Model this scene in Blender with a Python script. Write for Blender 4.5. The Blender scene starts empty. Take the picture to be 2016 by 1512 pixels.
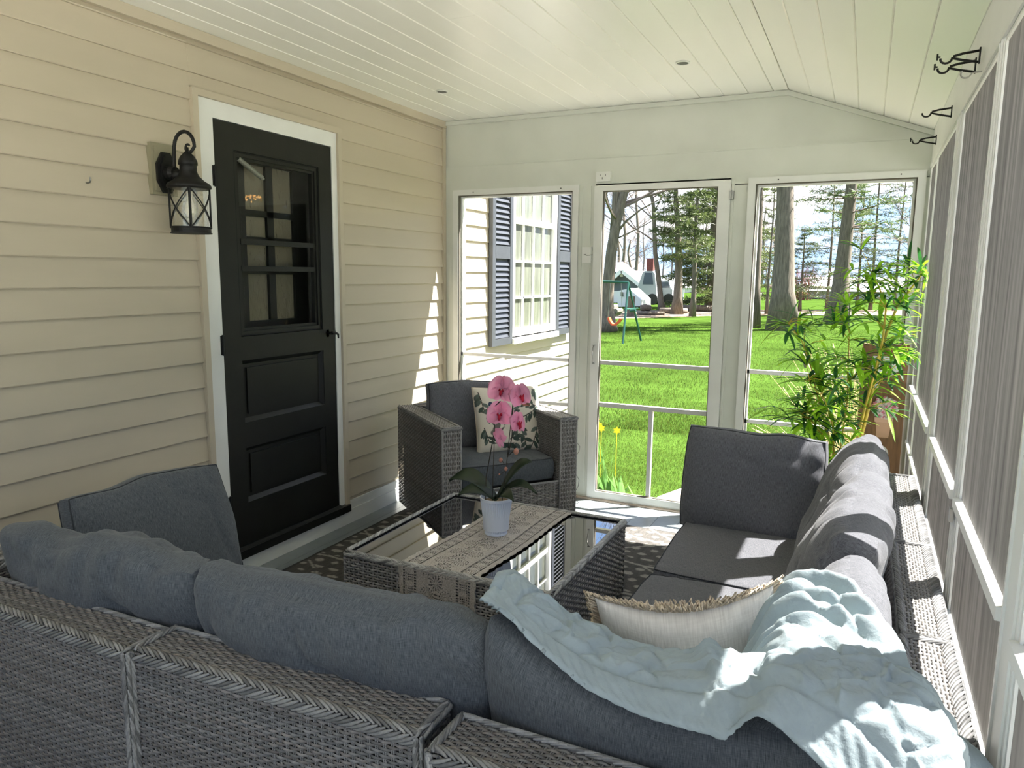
import bpy, math, random
import numpy as np
from mathutils import Matrix, Vector

# ------------------------------------------------------------------ camera, world, sun, exposure
CAM = (2.6945, -2.4881, 1.4722)
YAW, PITCH, ROLL, FPX = 0.4459, 0.1477, 0.0100, 1443.9

def cam_axes():
    cy, sy = math.cos(YAW), math.sin(YAW)
    f = Vector((-sy*math.cos(PITCH), cy*math.cos(PITCH), -math.sin(PITCH)))
    r = Vector((cy, sy, 0)); u = r.cross(f)
    c, s = math.cos(ROLL), math.sin(ROLL)
    return c*r+s*u, -s*r+c*u, f
_R, _U, _F = cam_axes()

def at(px, py, val, axis=1):
    """point of the place seen at photo pixel (px,py) on the plane axis=val"""
    d = _F + _R*((px-1008)/FPX) + _U*(-(py-756)/FPX)
    t = (val-CAM[axis])/d[axis]
    return Vector(CAM)+d*t

scene = bpy.context.scene
col = scene.collection
cd = bpy.data.cameras.new('camera'); cam = bpy.data.objects.new('camera', cd); col.objects.link(cam)
M = Matrix((( _R[0], _U[0], -_F[0], CAM[0]), (_R[1], _U[1], -_F[1], CAM[1]), (_R[2], _U[2], -_F[2], CAM[2]), (0, 0, 0, 1)))
cam.matrix_world = M
cd.sensor_width = 36; cd.lens = FPX/2016*36; cd.clip_end = 400; cd.clip_start = 0.05
scene.camera = cam

SUN_DIR = Vector((1, .78, 2.05)).normalized()
sd = bpy.data.lights.new('sun', 'SUN'); so = bpy.data.objects.new('sun', sd); col.objects.link(so)
sd.energy = 19.0; sd.angle = math.radians(.53); sd.color = (1, .96, .90)
so.rotation_euler = SUN_DIR.to_track_quat('Z', 'Y').to_euler()

def make_world():
    w = bpy.data.worlds.new('sky'); scene.world = w; w.use_nodes = True
    nt = w.node_tree; nt.nodes.clear()
    out = nt.nodes.new('ShaderNodeOutputWorld'); bg = nt.nodes.new('ShaderNodeBackground')
    tc = nt.nodes.new('ShaderNodeTexCoord'); sep = nt.nodes.new('ShaderNodeSeparateXYZ')
    nt.links.new(tc.outputs['Generated'], sep.inputs[0])
    ramp = nt.nodes.new('ShaderNodeValToRGB')
    nt.links.new(sep.outputs['Z'], ramp.inputs[0])
    e = ramp.color_ramp.elements
    e[0].position = 0.0; e[0].color = (.42, .62, .90, 1)
    e[1].position = .6; e[1].color = (.20, .36, .74, 1)
    m = nt.nodes.new('ShaderNodeMapping'); m.inputs['Scale'].default_value = (2.2, 2.2, 6.0); m.inputs['Location'].default_value = (.3, .1, .2)
    nt.links.new(tc.outputs['Generated'], m.inputs[0])
    n = nt.nodes.new('ShaderNodeTexNoise'); n.inputs['Scale'].default_value = 1.6; n.inputs['Detail'].default_value = 6; n.inputs['Roughness'].default_value = .55
    nt.links.new(m.outputs[0], n.inputs['Vector'])
    r2 = nt.nodes.new('ShaderNodeValToRGB'); r2.color_ramp.elements[0].position = .45; r2.color_ramp.elements[1].position = .60
    nt.links.new(n.outputs['Fac'], r2.inputs[0])
    mx = nt.nodes.new('ShaderNodeMixRGB'); nt.links.new(r2.outputs[0], mx.inputs[0]); nt.links.new(ramp.outputs[0], mx.inputs[1])
    mx.inputs[2].default_value = (.96, .94, .92, 1)
    nt.links.new(mx.outputs[0], bg.inputs[0]); bg.inputs[1].default_value = 1.0
    nt.links.new(bg.outputs[0], out.inputs[0])
make_world()
vs = scene.view_settings
vs.view_transform = 'Standard'; vs.look = 'None'; vs.gamma = 1; vs.use_curve_mapping = False
vs.exposure = 1.20
scene.cycles.use_denoising = True
scene.cycles.max_bounces = 10; scene.cycles.diffuse_bounces = 6; scene.cycles.transparent_max_bounces = 16
scene.cycles.sample_clamp_indirect = 8; scene.cycles.caustics_reflective = False; scene.cycles.caustics_refractive = False

rnd = random.Random(7)
nrg = np.random.default_rng(5)

# ------------------------------------------------------------------ materials
def mat(name, color=(.8, .8, .8), rough=.6, metal=0., spec=.5, nscale=None, namt=.0, bump=0., bscale=None, emit=None, attr=False, stretch=None, alpha=None):
    m = bpy.data.materials.new(name); m.use_nodes = True
    nt = m.node_tree; b = nt.nodes['Principled BSDF']
    b.inputs['Base Color'].default_value = (*color, 1); b.inputs['Roughness'].default_value = rough
    b.inputs['Metallic'].default_value = metal; b.inputs['Specular IOR Level'].default_value = spec
    tc = nt.nodes.new('ShaderNodeTexCoord'); mp = nt.nodes.new('ShaderNodeMapping')
    nt.links.new(tc.outputs['Object'], mp.inputs[0])
    if stretch: mp.inputs['Scale'].default_value = stretch
    src = None
    if attr:
        a = nt.nodes.new('ShaderNodeVertexColor'); a.layer_name = 'Col'; src = a.outputs['Color']
    if nscale:
        n = nt.nodes.new('ShaderNodeTexNoise'); n.inputs['Scale'].default_value = nscale; n.inputs['Detail'].default_value = 5
        nt.links.new(mp.outputs[0], n.inputs['Vector'])
        mr = nt.nodes.new('ShaderNodeMapRange'); mr.inputs[1].default_value = .3; mr.inputs[2].default_value = .7
        mr.inputs[3].default_value = 1-namt; mr.inputs[4].default_value = 1+namt
        nt.links.new(n.outputs['Fac'], mr.inputs[0])
        mx = nt.nodes.new('ShaderNodeVectorMath'); mx.operation = 'SCALE'
        if src: nt.links.new(src, mx.inputs[0])
        else: mx.inputs[0].default_value = color
        nt.links.new(mr.outputs[0], mx.inputs['Scale']); src = mx.outputs[0]
    if src: nt.links.new(src, b.inputs['Base Color'])
    if bump:
        n2 = nt.nodes.new('ShaderNodeTexNoise'); n2.inputs['Scale'].default_value = bscale or 60; n2.inputs['Detail'].default_value = 4
        nt.links.new(mp.outputs[0], n2.inputs['Vector'])
        bp = nt.nodes.new('ShaderNodeBump'); bp.inputs['Strength'].default_value = 1.0; bp.inputs['Distance'].default_value = bump
        nt.links.new(n2.outputs['Fac'], bp.inputs['Height']); nt.links.new(bp.outputs[0], b.inputs['Normal'])
    if emit:
        b.inputs['Emission Color'].default_value = (*emit[:3], 1); b.inputs['Emission Strength'].default_value = emit[3]
    return m

def fabric(name, c1, c2, s1=900, s2=60, bump=.0006):
    """heathered cloth: crossing warp and weft streaks"""
    m = bpy.data.materials.new(name); m.use_nodes = True
    nt = m.node_tree; b = nt.nodes['Principled BSDF']; b.inputs['Roughness'].default_value = .9; b.inputs['Specular IOR Level'].default_value = .2
    b.inputs['Sheen Weight'].default_value = .15
    uv = nt.nodes.new('ShaderNodeUVMap'); uv.uv_map = 'UVMap'
    outs = []
    for sc in ((s1, s2, 1), (s2, s1, 1)):
        mp = nt.nodes.new('ShaderNodeMapping'); mp.inputs['Scale'].default_value = sc; nt.links.new(uv.outputs[0], mp.inputs[0])
        n = nt.nodes.new('ShaderNodeTexNoise'); n.inputs['Scale'].default_value = 1; n.inputs['Detail'].default_value = 2
        nt.links.new(mp.outputs[0], n.inputs['Vector']); outs.append(n.outputs['Fac'])
    wt = nt.nodes.new('ShaderNodeMath'); wt.operation = 'MULTIPLY'; wt.inputs[1].default_value = .45; nt.links.new(outs[1], wt.inputs[0])
    ad = nt.nodes.new('ShaderNodeMath'); ad.operation = 'ADD'; nt.links.new(outs[0], ad.inputs[0]); nt.links.new(wt.outputs[0], ad.inputs[1])
    r = nt.nodes.new('ShaderNodeMapRange'); r.inputs[1].default_value = .50; r.inputs[2].default_value = .95; nt.links.new(ad.outputs[0], r.inputs[0])
    mx = nt.nodes.new('ShaderNodeMixRGB'); mx.inputs[1].default_value = (*c1, 1); mx.inputs[2].default_value = (*c2, 1)
    nt.links.new(r.outputs[0], mx.inputs[0]); nt.links.new(mx.outputs[0], b.inputs['Base Color'])
    bp = nt.nodes.new('ShaderNodeBump'); bp.inputs['Distance'].default_value = bump; nt.links.new(ad.outputs[0], bp.inputs['Height']); nt.links.new(bp.outputs[0], b.inputs['Normal'])
    return m

def screen_mat(name, color, opacity, streak=0.):
    m = bpy.data.materials.new(name); m.use_nodes = True
    nt = m.node_tree; nt.nodes.clear(); out = nt.nodes.new('ShaderNodeOutputMaterial')
    d = nt.nodes.new('ShaderNodeBsdfDiffuse'); d.inputs[0].default_value = (*color, 1)
    t = nt.nodes.new('ShaderNodeBsdfTransparent'); mx = nt.nodes.new('ShaderNodeMixShader'); mx.inputs[0].default_value = opacity
    if streak:
        tc = nt.nodes.new('ShaderNodeTexCoord'); mp = nt.nodes.new('ShaderNodeMapping'); mp.inputs['Scale'].default_value = (1, 14, .35)
        nt.links.new(tc.outputs['Object'], mp.inputs[0])
        n = nt.nodes.new('ShaderNodeTexNoise'); n.inputs['Scale'].default_value = 2.0; n.inputs['Detail'].default_value = 5; nt.links.new(mp.outputs[0], n.inputs['Vector'])
        r = nt.nodes.new('ShaderNodeMapRange'); r.inputs[1].default_value = .3; r.inputs[2].default_value = .7
        r.inputs[3].default_value = opacity-streak; r.inputs[4].default_value = opacity+streak
        nt.links.new(n.outputs['Fac'], r.inputs[0]); nt.links.new(r.outputs[0], mx.inputs[0])
    nt.links.new(t.outputs[0], mx.inputs[1]); nt.links.new(d.outputs[0], mx.inputs[2]); nt.links.new(mx.outputs[0], out.inputs[0])
    return m

def glass_mat(name, tint=(.9, .9, .9), amount=.3, rough=.05, bump=0, bscale=30):
    m = bpy.data.materials.new(name); m.use_nodes = True
    nt = m.node_tree; nt.nodes.clear(); out = nt.nodes.new('ShaderNodeOutputMaterial')
    g = nt.nodes.new('ShaderNodeBsdfGlossy'); g.inputs['Roughness'].default_value = rough; g.inputs['Color'].default_value = (*tint, 1)
    t = nt.nodes.new('ShaderNodeBsdfTransparent'); mx = nt.nodes.new('ShaderNodeMixShader'); mx.inputs[0].default_value = amount
    if bump:
        tc = nt.nodes.new('ShaderNodeTexCoord'); n = nt.nodes.new('ShaderNodeTexNoise'); n.inputs['Scale'].default_value = bscale
        nt.links.new(tc.outputs['Object'], n.inputs['Vector']); bp = nt.nodes.new('ShaderNodeBump'); bp.inputs['Distance'].default_value = bump
        nt.links.new(n.outputs['Fac'], bp.inputs['Height']); nt.links.new(bp.outputs[0], g.inputs['Normal'])
    nt.links.new(t.outputs[0], mx.inputs[1]); nt.links.new(g.outputs[0], mx.inputs[2]); nt.links.new(mx.outputs[0], out.inputs[0])
    return m

def leaf_mat(name, color, trans=.4, attr=False):
    m = mat(name, color, .5 if 'grass' not in name else .9, attr=attr, nscale=9, namt=.25, spec=.4 if 'grass' not in name else .05)
    nt = m.node_tree; b = nt.nodes['Principled BSDF']; out = [n for n in nt.nodes if n.type == 'OUTPUT_MATERIAL'][0]
    tr = nt.nodes.new('ShaderNodeBsdfTranslucent'); mx = nt.nodes.new('ShaderNodeMixShader'); mx.inputs[0].default_value = trans
    src = b.inputs['Base Color'].links[0].from_socket; nt.links.new(src, tr.inputs[0])
    nt.links.new(b.outputs[0], mx.inputs[1]); nt.links.new(tr.outputs[0], mx.inputs[2]); nt.links.new(mx.outputs[0], out.inputs[0])
    return m

MT = dict(
    siding=mat('siding', (.475, .420, .318), .55, nscale=5, namt=.05, bump=.0006, bscale=40, stretch=(1, .15, 1)),
    white=mat('white_paint', (.71, .72, .69), .42, nscale=6, namt=.04, bump=.0005, bscale=25),
    wall=mat('wall_paint', (.61, .63, .57), .45, nscale=3, namt=.05, bump=.0008, bscale=12),
    ceil=mat('ceiling_paint', (.82, .82, .765), .33, nscale=4, namt=.03, bump=.0012, bscale=9, stretch=(1, .12, 1)),
    gap=mat('dark_gap', (.10, .09, .07), .9),
    black=mat('black_paint', (.0075, .008, .0062), .45, spec=.35, nscale=9, namt=.2, bump=.0004, bscale=60),
    iron=mat('black_iron', (.005, .005, .0045), .55, spec=.35, bump=.0005, bscale=220),
    floor=mat('floor_paint', (.18, .205, .21), .32, nscale=7, namt=.12, bump=.0008, bscale=14),
    dark=mat('dark_core', (.028, .027, .026), .9),
    wicker=mat('wicker', (.3, .3, .3), .42, attr=True, nscale=160, namt=.18),
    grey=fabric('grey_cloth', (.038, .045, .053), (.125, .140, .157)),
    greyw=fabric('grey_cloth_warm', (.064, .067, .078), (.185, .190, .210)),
    seam=mat('seam_cloth', (.030, .034, .040), .9),
    cream=fabric('cream_cloth', (.62, .59, .56), (.78, .75, .72), 300, 25),
    fringe=mat('fringe', (.62, .52, .40), .95, nscale=70, namt=.25),
    blanket=mat('quilt_cloth', (.285, .345, .37), .92, nscale=26, namt=.06, bump=.0014, bscale=110),
    lace=mat('lace', (.44, .405, .37), .95, nscale=220, namt=.3, bump=.0015, bscale=320),
    mirror=mat('dark_glass_top', (.36, .36, .37), .015, metal=1.0, nscale=None),
    pot=mat('pot_glaze', (.70, .76, .88), .35),
    chrome=mat('chrome', (.6, .6, .6), .25, metal=1),
    steel=mat('old_steel', (.35, .35, .33), .4, metal=1),
    screen=mat('side_screen', (.135, .127, .117), .6, nscale=3, namt=.5, stretch=(1, 9, .5)),
    clear=screen_mat('end_screen', (.10, .10, .10), .07),
    bamboo=leaf_mat('bamboo_leaf', (.10, .30, .03), .5, attr=True),
    stem=mat('bamboo_stem', (.62, .46, .06), .45, nscale=20, namt=.2),
    petal=leaf_mat('petal', (.80, .16, .42), .35, attr=True),
    oleaf=mat('orchid_leaf', (.016, .030, .014), .4, nscale=20, namt=.2),
    ostem=mat('orchid_stem', (.035, .03, .02), .5),
    bud=mat('orchid_bud', (.45, .20, .14), .5, nscale=40, namt=.2),
    paintcol=mat('printed_cloth', (.8, .8, .8), .85, attr=True, bump=.0006, bscale=300),
    rug=mat('rug_weave', (.2, .2, .2), .95, attr=True, bump=.003, bscale=260, stretch=(1, .4, 1)),
    brown=mat('brown_board', (.20, .105, .045), .55, nscale=10, namt=.3, stretch=(6, 6, .6)),
    lawn=mat('lawn', (.036, .068, .011), 1.0, spec=0., nscale=1.1, namt=.3, bump=.03, bscale=18),
    blade=leaf_mat('grass_blade', (.11, .25, .015), .4, attr=True),
    bark=mat('bark', (.145, .12, .092), .95, nscale=9, namt=.40, bump=.014, bscale=9, stretch=(3, 3, .35)),
    barkl=mat('light_bark', (.16, .14, .115), .95, nscale=7, namt=.4, bump=.02, bscale=9, stretch=(3, 3, .4)),
    needle=leaf_mat('needles', (.045, .075, .018), .3, attr=True),
    twig=mat('twig', (.15, .115, .095), .9),
    tan=mat('dry_grass', (.62, .48, .26), .8, nscale=20, namt=.2),
    dirt=mat('leaf_litter', (.20, .15, .10), 1, nscale=2.5, namt=.5, bump=.05, bscale=6),
    stone=mat('stone_slab', (.50, .46, .38), .9, nscale=4, namt=.25, bump=.004, bscale=20),
    bounce_concrete=mat('bounce_concrete', (.62, .61, .57), .9, nscale=2, namt=.12),
    shutter=mat('shutter_paint', (.045, .05, .058), .5, nscale=20, namt=.1),
    vinyl=mat('white_vinyl', (.82, .82, .80), .4),
    pane=mat('window_pane', (.13, .14, .11), .12, spec=1.0, nscale=5, namt=.25, stretch=(1, 5, .6)),
    bluegrey=mat('house_siding', (.10, .12, .14), .7, nscale=2, namt=.1),
    pinkroof=mat('house_roof', (.20, .145, .175), .7, nscale=3, namt=.1),
    brick=mat('chimney_brick', (.15, .045, .035), .85, nscale=12, namt=.3),
    car=mat('car_paint', (.30, .32, .34), .25),
    rubber=mat('rubber', (.02, .02, .02), .8),
    green=mat('green_steel', (.01, .07, .05), .4),
    orange=mat('orange_seat', (.75, .10, .03), .5),
    daff=mat('daffodil', (.9, .68, .02), .6),
    tulip=leaf_mat('tulip_leaf', (.13, .27, .07), .4),
    lglass=glass_mat('seeded_glass', (.9, .88, .75), .14, .08, .002, 60),
    wavy=None, inside=mat('inside_wall', (.30, .26, .18), .9),
    warm=mat('warm_bulb', (1, .6, .2), .5, emit=(1, .48, .12, 6)),
    bulb=mat('bulb', (.8, .75, .6), .2),
    brass=mat('brown_metal', (.12, .08, .05), .5),
    sill=mat('worn_sill', (.52, .43, .36), .7, nscale=14, namt=.25),
)
# wavy old glass: mostly a dull mirror of the bright porch, lets some of the dark room through
def wavy_glass():
    m = bpy.data.materials.new('wavy_glass'); m.use_nodes = True
    nt = m.node_tree; b = nt.nodes['Principled BSDF']; out = [n for n in nt.nodes if n.type == 'OUTPUT_MATERIAL'][0]
    b.inputs['Base Color'].default_value = (.19, .175, .12, 1); b.inputs['Roughness'].default_value = .12; b.inputs['Specular IOR Level'].default_value = .7
    tc = nt.nodes.new('ShaderNodeTexCoord'); mp = nt.nodes.new('ShaderNodeMapping'); mp.inputs['Scale'].default_value = (1, 1, .45); nt.links.new(tc.outputs['Object'], mp.inputs[0])
    n = nt.nodes.new('ShaderNodeTexNoise'); n.inputs['Scale'].default_value = 38; n.inputs['Distortion'].default_value = 1.2; nt.links.new(mp.outputs[0], n.inputs['Vector'])
    bp = nt.nodes.new('ShaderNodeBump'); bp.inputs['Distance'].default_value = .006; nt.links.new(n.outputs['Fac'], bp.inputs['Height']); nt.links.new(bp.outputs[0], b.inputs['Normal'])
    t = nt.nodes.new('ShaderNodeBsdfTransparent'); mx = nt.nodes.new('ShaderNodeMixShader'); mx.inputs[0].default_value = .8
    nt.links.new(t.outputs[0], mx.inputs[1]); nt.links.new(b.outputs[0], mx.inputs[2]); nt.links.new(mx.outputs[0], out.inputs[0])
    return m
MT['wavy'] = wavy_glass()

# ------------------------------------------------------------------ mesh helpers
def vnoise(P, seed=0):
    """smooth value noise in [-1,1] for an (n,3) array"""
    P = np.asarray(P, float); i = np.floor(P).astype(np.int64); f = P-i; f = f*f*(3-2*f)
    def h(a):
        v = a[:, 0]*374761393+a[:, 1]*668265263+a[:, 2]*2147483647+seed*974711
        v = (v ^ (v >> 13))*1274126177; v = v ^ (v >> 16)
        return (v & 0xffff)/32767.5-1
    r = 0
    for dx in (0, 1):
        for dy in (0, 1):
            for dz in (0, 1):
                w = (f[:, 0] if dx else 1-f[:, 0])*(f[:, 1] if dy else 1-f[:, 1])*(f[:, 2] if dz else 1-f[:, 2])
                r = r+w*h(i+np.array([dx, dy, dz]))
    return r
def fbm(P, seed=0, o=3):
    P = np.asarray(P, float); r = 0; a = 1
    for k in range(o): r = r+a*vnoise(P*(2**k), seed+k*17); a *= .5
    return r/1.6

class MB:
    def __init__(s): s.v = []; s.f = []; s.c = []; s.n = 0
    def add(s, V, F, c=None):
        V = np.asarray(V, float).reshape(-1, 3); off = s.n
        s.v.append(V); s.n += len(V)
        s.f += [[i+off for i in f] for f in F] if not isinstance(F, np.ndarray) else (F+off).tolist()
        if c is not None:
            c = np.asarray(c, float)
            s.c.append(np.tile(c, (len(V), 1)) if c.ndim == 1 else c)
        else: s.c.append(np.ones((len(V), 3))*.5)
        return s
    def box(s, x0, x1, y0, y1, z0, z1, c=None):
        V = [(x, y, z) for x in (x0, x1) for y in (y0, y1) for z in (z0, z1)]
        return s.add(V, [(0, 1, 3, 2), (4, 6, 7, 5), (0, 4, 5, 1), (2, 3, 7, 6), (0, 2, 6, 4), (1, 5, 7, 3)], c)
    def obox(s, o, a, b, c_, col=None):
        o = np.array(o, float); a = np.array(a, float); b = np.array(b, float); c_ = np.array(c_, float)
        V = [o+i*a+j*b+k*c_ for i in (-1, 1) for j in (-1, 1) for k in (-1, 1)]
        return s.add(V, [(0, 1, 3, 2), (4, 6, 7, 5), (0, 4, 5, 1), (2, 3, 7, 6), (0, 2, 6, 4), (1, 5, 7, 3)], col)
    def bar(s, p, q, w, h, up=(0, 0, 1), col=None):
        p = np.array(p, float); q = np.array(q, float); d = q-p; L = np.linalg.norm(d); d = d/L
        u = np.array(up, float); r = np.cross(d, u)
        if np.linalg.norm(r) < 1e-4: r = np.cross(d, (1, 0, 0))
        r /= np.linalg.norm(r); u = np.cross(r, d)
        return s.obox((p+q)/2, d*L/2, r*w/2, u*h/2, col)
    def tube(s, P, R, n=8, c=None, cap=True, closed=False):
        P = np.asarray(P, float); m = len(P)
        R = np.full(m, R) if np.isscalar(R) else np.asarray(R, float)
        T = np.gradient(P, axis=0) if not closed else (np.roll(P, -1, 0)-np.roll(P, 1, 0))
        T /= np.linalg.norm(T, axis=1)[:, None]+1e-12
        ref = np.array((0, 0, 1.)) if abs(T[0][2]) < .9 else np.array((1., 0, 0))
        N = []; u = ref-T[0]*(ref@T[0]); u /= np.linalg.norm(u)
        for t in T:
            u = u-t*(u@t); u /= np.linalg.norm(u)+1e-12; N.append(u)
        N = np.array(N); B = np.cross(T, N); a = np.arange(n)*2*math.pi/n
        V = P[:, None]+R[:, None, None]*(np.cos(a)[None, :, None]*N[:, None]+np.sin(a)[None, :, None]*B[:, None])
        F = []
        for i in range(m if closed else m-1):
            j = (i+1) % m
            for k in range(n): F.append((i*n+k, i*n+(k+1) % n, j*n+(k+1) % n, j*n+k))
        if cap and not closed: F += [tuple(range(n))[::-1], tuple((m-1)*n+k for k in range(n))]
        return s.add(V.reshape(-1, 3), F, c)
    def lathe(s, prof, ctr=(0, 0, 0), n=24, c=None, axis=2):
        V = []; a = np.arange(n)*2*math.pi/n
        for r, z in prof:
            for t in a:
                p = [r*math.cos(t), r*math.sin(t), z]
                if axis == 0: p = [z, p[0], p[1]]
                V.append(np.array(ctr)+p)
        F = [(i*n+k, i*n+(k+1) % n, (i+1)*n+(k+1) % n, (i+1)*n+k) for i in range(len(prof)-1) for k in range(n)]
        return s.add(V, F, c)
    def grid(s, V, nu, nv, c=None, flip=False):
        V = np.asarray(V).reshape(-1, 3)
        i, j = np.meshgrid(np.arange(nu-1), np.arange(nv-1), indexing='ij'); a = (i*nv+j).ravel()
        F = np.stack([a, a+nv, a+nv+1, a+1], 1)
        if flip: F = F[:, ::-1]
        return s.add(V, F, c)
    def strip(s, L, Rr, c=None):
        V = np.stack([L, Rr], 1).reshape(-1, 3); m = len(L)
        return s.add(V, [(2*i, 2*i+1, 2*i+3, 2*i+2) for i in range(m-1)], c)
    def prism(s, poly, axis, a0, a1, c=None):
        """poly: 2-D points in the two other axes (cyclic order); extruded along axis"""
        V = []
        for a in (a0, a1):
            for p in poly:
                q = [p[0], p[1]]; q.insert(axis, a); V.append(q)
        n = len(poly)
        return s.add(V, [tuple(range(n)), tuple(range(2*n-1, n-1, -1))]+[(i, n+i, n+(i+1) % n, (i+1) % n) for i in range(n)], c)
    def build(s, name, m, parent=None, smooth=False, xf=None, uv=None):
        V = np.concatenate(s.v) if s.v else np.zeros((0, 3))
        if xf is not None:
            A = np.array(xf); V = V@A[:3, :3].T+A[:3, 3]
        me = bpy.data.meshes.new(name)
        me.vertices.add(len(V)); me.vertices.foreach_set('co', V.ravel())
        tot = np.fromiter((len(f) for f in s.f), int, len(s.f)); st = np.concatenate([[0], np.cumsum(tot)[:-1]]) if len(tot) else np.zeros(0, int)
        idx = np.fromiter((i for f in s.f for i in f), int, int(tot.sum()))
        me.loops.add(len(idx)); me.loops.foreach_set('vertex_index', idx)
        me.polygons.add(len(tot)); me.polygons.foreach_set('loop_start', st); me.polygons.foreach_set('loop_total', tot)
        me.polygons.foreach_set('use_smooth', np.full(len(tot), bool(smooth)))
        me.update(calc_edges=True); me.validate(clean_customdata=False)
        ca = me.color_attributes.new('Col', 'FLOAT_COLOR', 'POINT')
        cc = np.concatenate(s.c); cc = np.concatenate([cc, np.ones((len(cc), 1))], 1)
        ca.data.foreach_set('color', cc.ravel())
        if uv is not None:
            l = me.uv_layers.new(name='UVMap'); li = np.zeros(len(me.loops), int); me.loops.foreach_get('vertex_index', li)
            l.data.foreach_set('uv', np.asarray(uv)[li].ravel())
        me.materials.append(m)
        o = bpy.data.objects.new(name, me); col.objects.link(o)
        if parent: attach(o, parent)
        return o

def attach(o, parent):
    o.parent = parent
    o.matrix_parent_inverse = world_of(parent).inverted()
def world_of(o):
    m = Matrix.LocRotScale(o.location, o.rotation_euler, o.scale)
    return (world_of(o.parent)@o.matrix_parent_inverse@m) if o.parent else m

def thing(name, label, cat, loc=(0, 0, 0), group=None):
    o = bpy.data.objects.new(name, None); col.objects.link(o); o.location = loc; o.empty_display_size = .05
    o['label'] = label; o['category'] = cat
    if group: o['group'] = group
    return o
def tag(o, label, cat, group=None, kind=None):
    o['label'] = label; o['category'] = cat
    if group: o['group'] = group
    if kind: o['kind'] = kind
    return o
def struct(name, mb, m, parent=None, smooth=False):
    o = mb.build(name, m, parent, smooth)
    if not parent: o['kind'] = 'structure'
    return o
def copy_tree(o, parent=None):
    c = o.copy(); col.objects.link(c)
    if parent: c.parent = parent
    for ch in list(o.children): copy_tree(ch, c)
    return c

def frame_y(mb, x0, x1, z0, z1, w, y0, y1):
    """rectangular frame in an x-z plane, outer size given"""
    mb.box(x0, x0+w, y0, y1, z0, z1); mb.box(x1-w, x1, y0, y1, z0, z1)
    mb.box(x0+w, x1-w, y0, y1, z1-w, z1); mb.box(x0+w, x1-w, y0, y1, z0, z0+w)
def frame_x(mb, y0, y1, z0, z1, w, x0, x1):
    mb.box(x0, x1, y0, y0+w, z0, z1); mb.box(x0, x1, y1-w, y1, z0, z1)
    mb.box(x0, x1, y0+w, y1-w, z1-w, z1); mb.box(x0, x1, y0+w, y1-w, z0, z0+w)

W = 2.95; YE = 2.01; YB = -3.1; ZC = 2.50; XR = 2.225; ZR = 2.235; GZ = -.22

# ------------------------------------------------------------------ structure: floor, walls, ceiling
fl = MB()
k = 0; x = -.02
while x < W+.15:
    fl.box(x, min(x+.136, W+.15), YB, YE+.14, -.04, 0); x += .138
fl.box(-.02, W+.15, YB, YE+.14, -.18, -.041)
struct('floor', fl, MT['floor'])

def siding(mb, y0, y1, zs, z1, x=0., pitch=.114):
    z = zs
    while z < z1:
        t = min(z+pitch, z1)
        mb.prism([(x-.03, z), (x+.016, z), (x+.018, z+.004), (x+.006, t), (x-.03, t)], 1, y0, y1)   # poly in (x,z)
        z += pitch
Z0 = .153-.114
lw = MB()
siding(lw, YB, -.118, Z0, 2.46); siding(lw, .882, YE, Z0, 2.46)
z = Z0
while z < 2.46:
    if z+.114 > 2.262:
        lw.prism([(-.03, max(z, 2.262)), (.02 if z >= 2.262 else .012, max(z, 2.262)), (.007, min(z+.114, 2.46)), (-.03, min(z+.114, 2.46))], 1, -.118, .882)
    z += .114
lw.box(-.2, -.03, YB, .0, GZ, 2.7); lw.box(-.2, -.03, .81, YE+.1, GZ, 2.7); lw.box(-.2, -.03, 0, .81, 2.15, 2.7); lw.box(-.2, -.03, 0, .81, GZ, .1)
lwo = struct('wall_left', lw, MT['siding'])
# vinyl channels round the door casing, under the ceiling and at the corner
jc = MB()
jc.box(-.01, .030, -.118, -.088, .10, 2.228); jc.box(-.01, .030, .852, .882, .10, 2.228); jc.box(-.01, .030, -.118, .882, 2.228, 2.258)
jc.box(0, .03, YB, YE-.001, 2.455, 2.499)
jc.box(0, .026, YE-.035, YE-.001, .136, 2.454)
struct('trim_1', jc, MT['siding'])
bb = MB(); bb.box(0, .022, YB, YE, 0, .083); bb.box(0, .018, .885, YE, .083, .135); bb.box(0, .018, YB, -.12, .083, .135)
struct('baseboard_left', bb, MT['white'])

# ceiling boards with V grooves
ce = MB()
x = XR-.134*16.6
xs = [0.0]
while x < XR-.02:
    if x > .03: xs.append(x)
    x += .134
xs.append(XR)
for a, b in zip(xs[:-1], xs[1:]):
    g = .0035
    y = YB
    for y2 in ([YE+.1] if nrg.random() < .65 else [nrg.uniform(-1.5, 1.2), YE+.1]):
        ce.prism([(a+.0012, ZC+.02), (a+.0012, ZC+.004), (a+g+.0012, ZC), (b-g, ZC), (b-.0004, ZC+.004), (b-.0004, ZC+.02)], 1, y, y2-.001); y = y2
nsl = 6; sx = (W-XR)/nsl; sz = (ZR-ZC)/nsl
L = math.hypot(sx, sz); nx, nz = -sz/L, sx/L   # up-normal of slope
for i in range(nsl):
    a = np.array((XR+sx*i, ZC+sz*i)); b = np.array((XR+sx*(i+1), ZC+sz*(i+1))); t = (b-a)/L; n = np.array((nx, nz))
    ce.prism([tuple(a+t*.001+n*.02), tuple(a+t*.001+n*.004), tuple(a+t*.005), tuple(b-t*.004), tuple(b+n*.004), tuple(b+n*.02)], 1, YB, YE+.1)
struct('ceiling', ce, MT['ceil'])
cb = MB(); cb.box(-.2, XR, YB, YE+.1, ZC+.021, ZC+.06)
cb.prism([(XR, ZC+.021), (W, ZR+.022), (W+.0, ZR+.2), (XR, ZC+.2)], 1, YB, YE+.1)
struct('trim_2', cb, MT['gap'])
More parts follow.
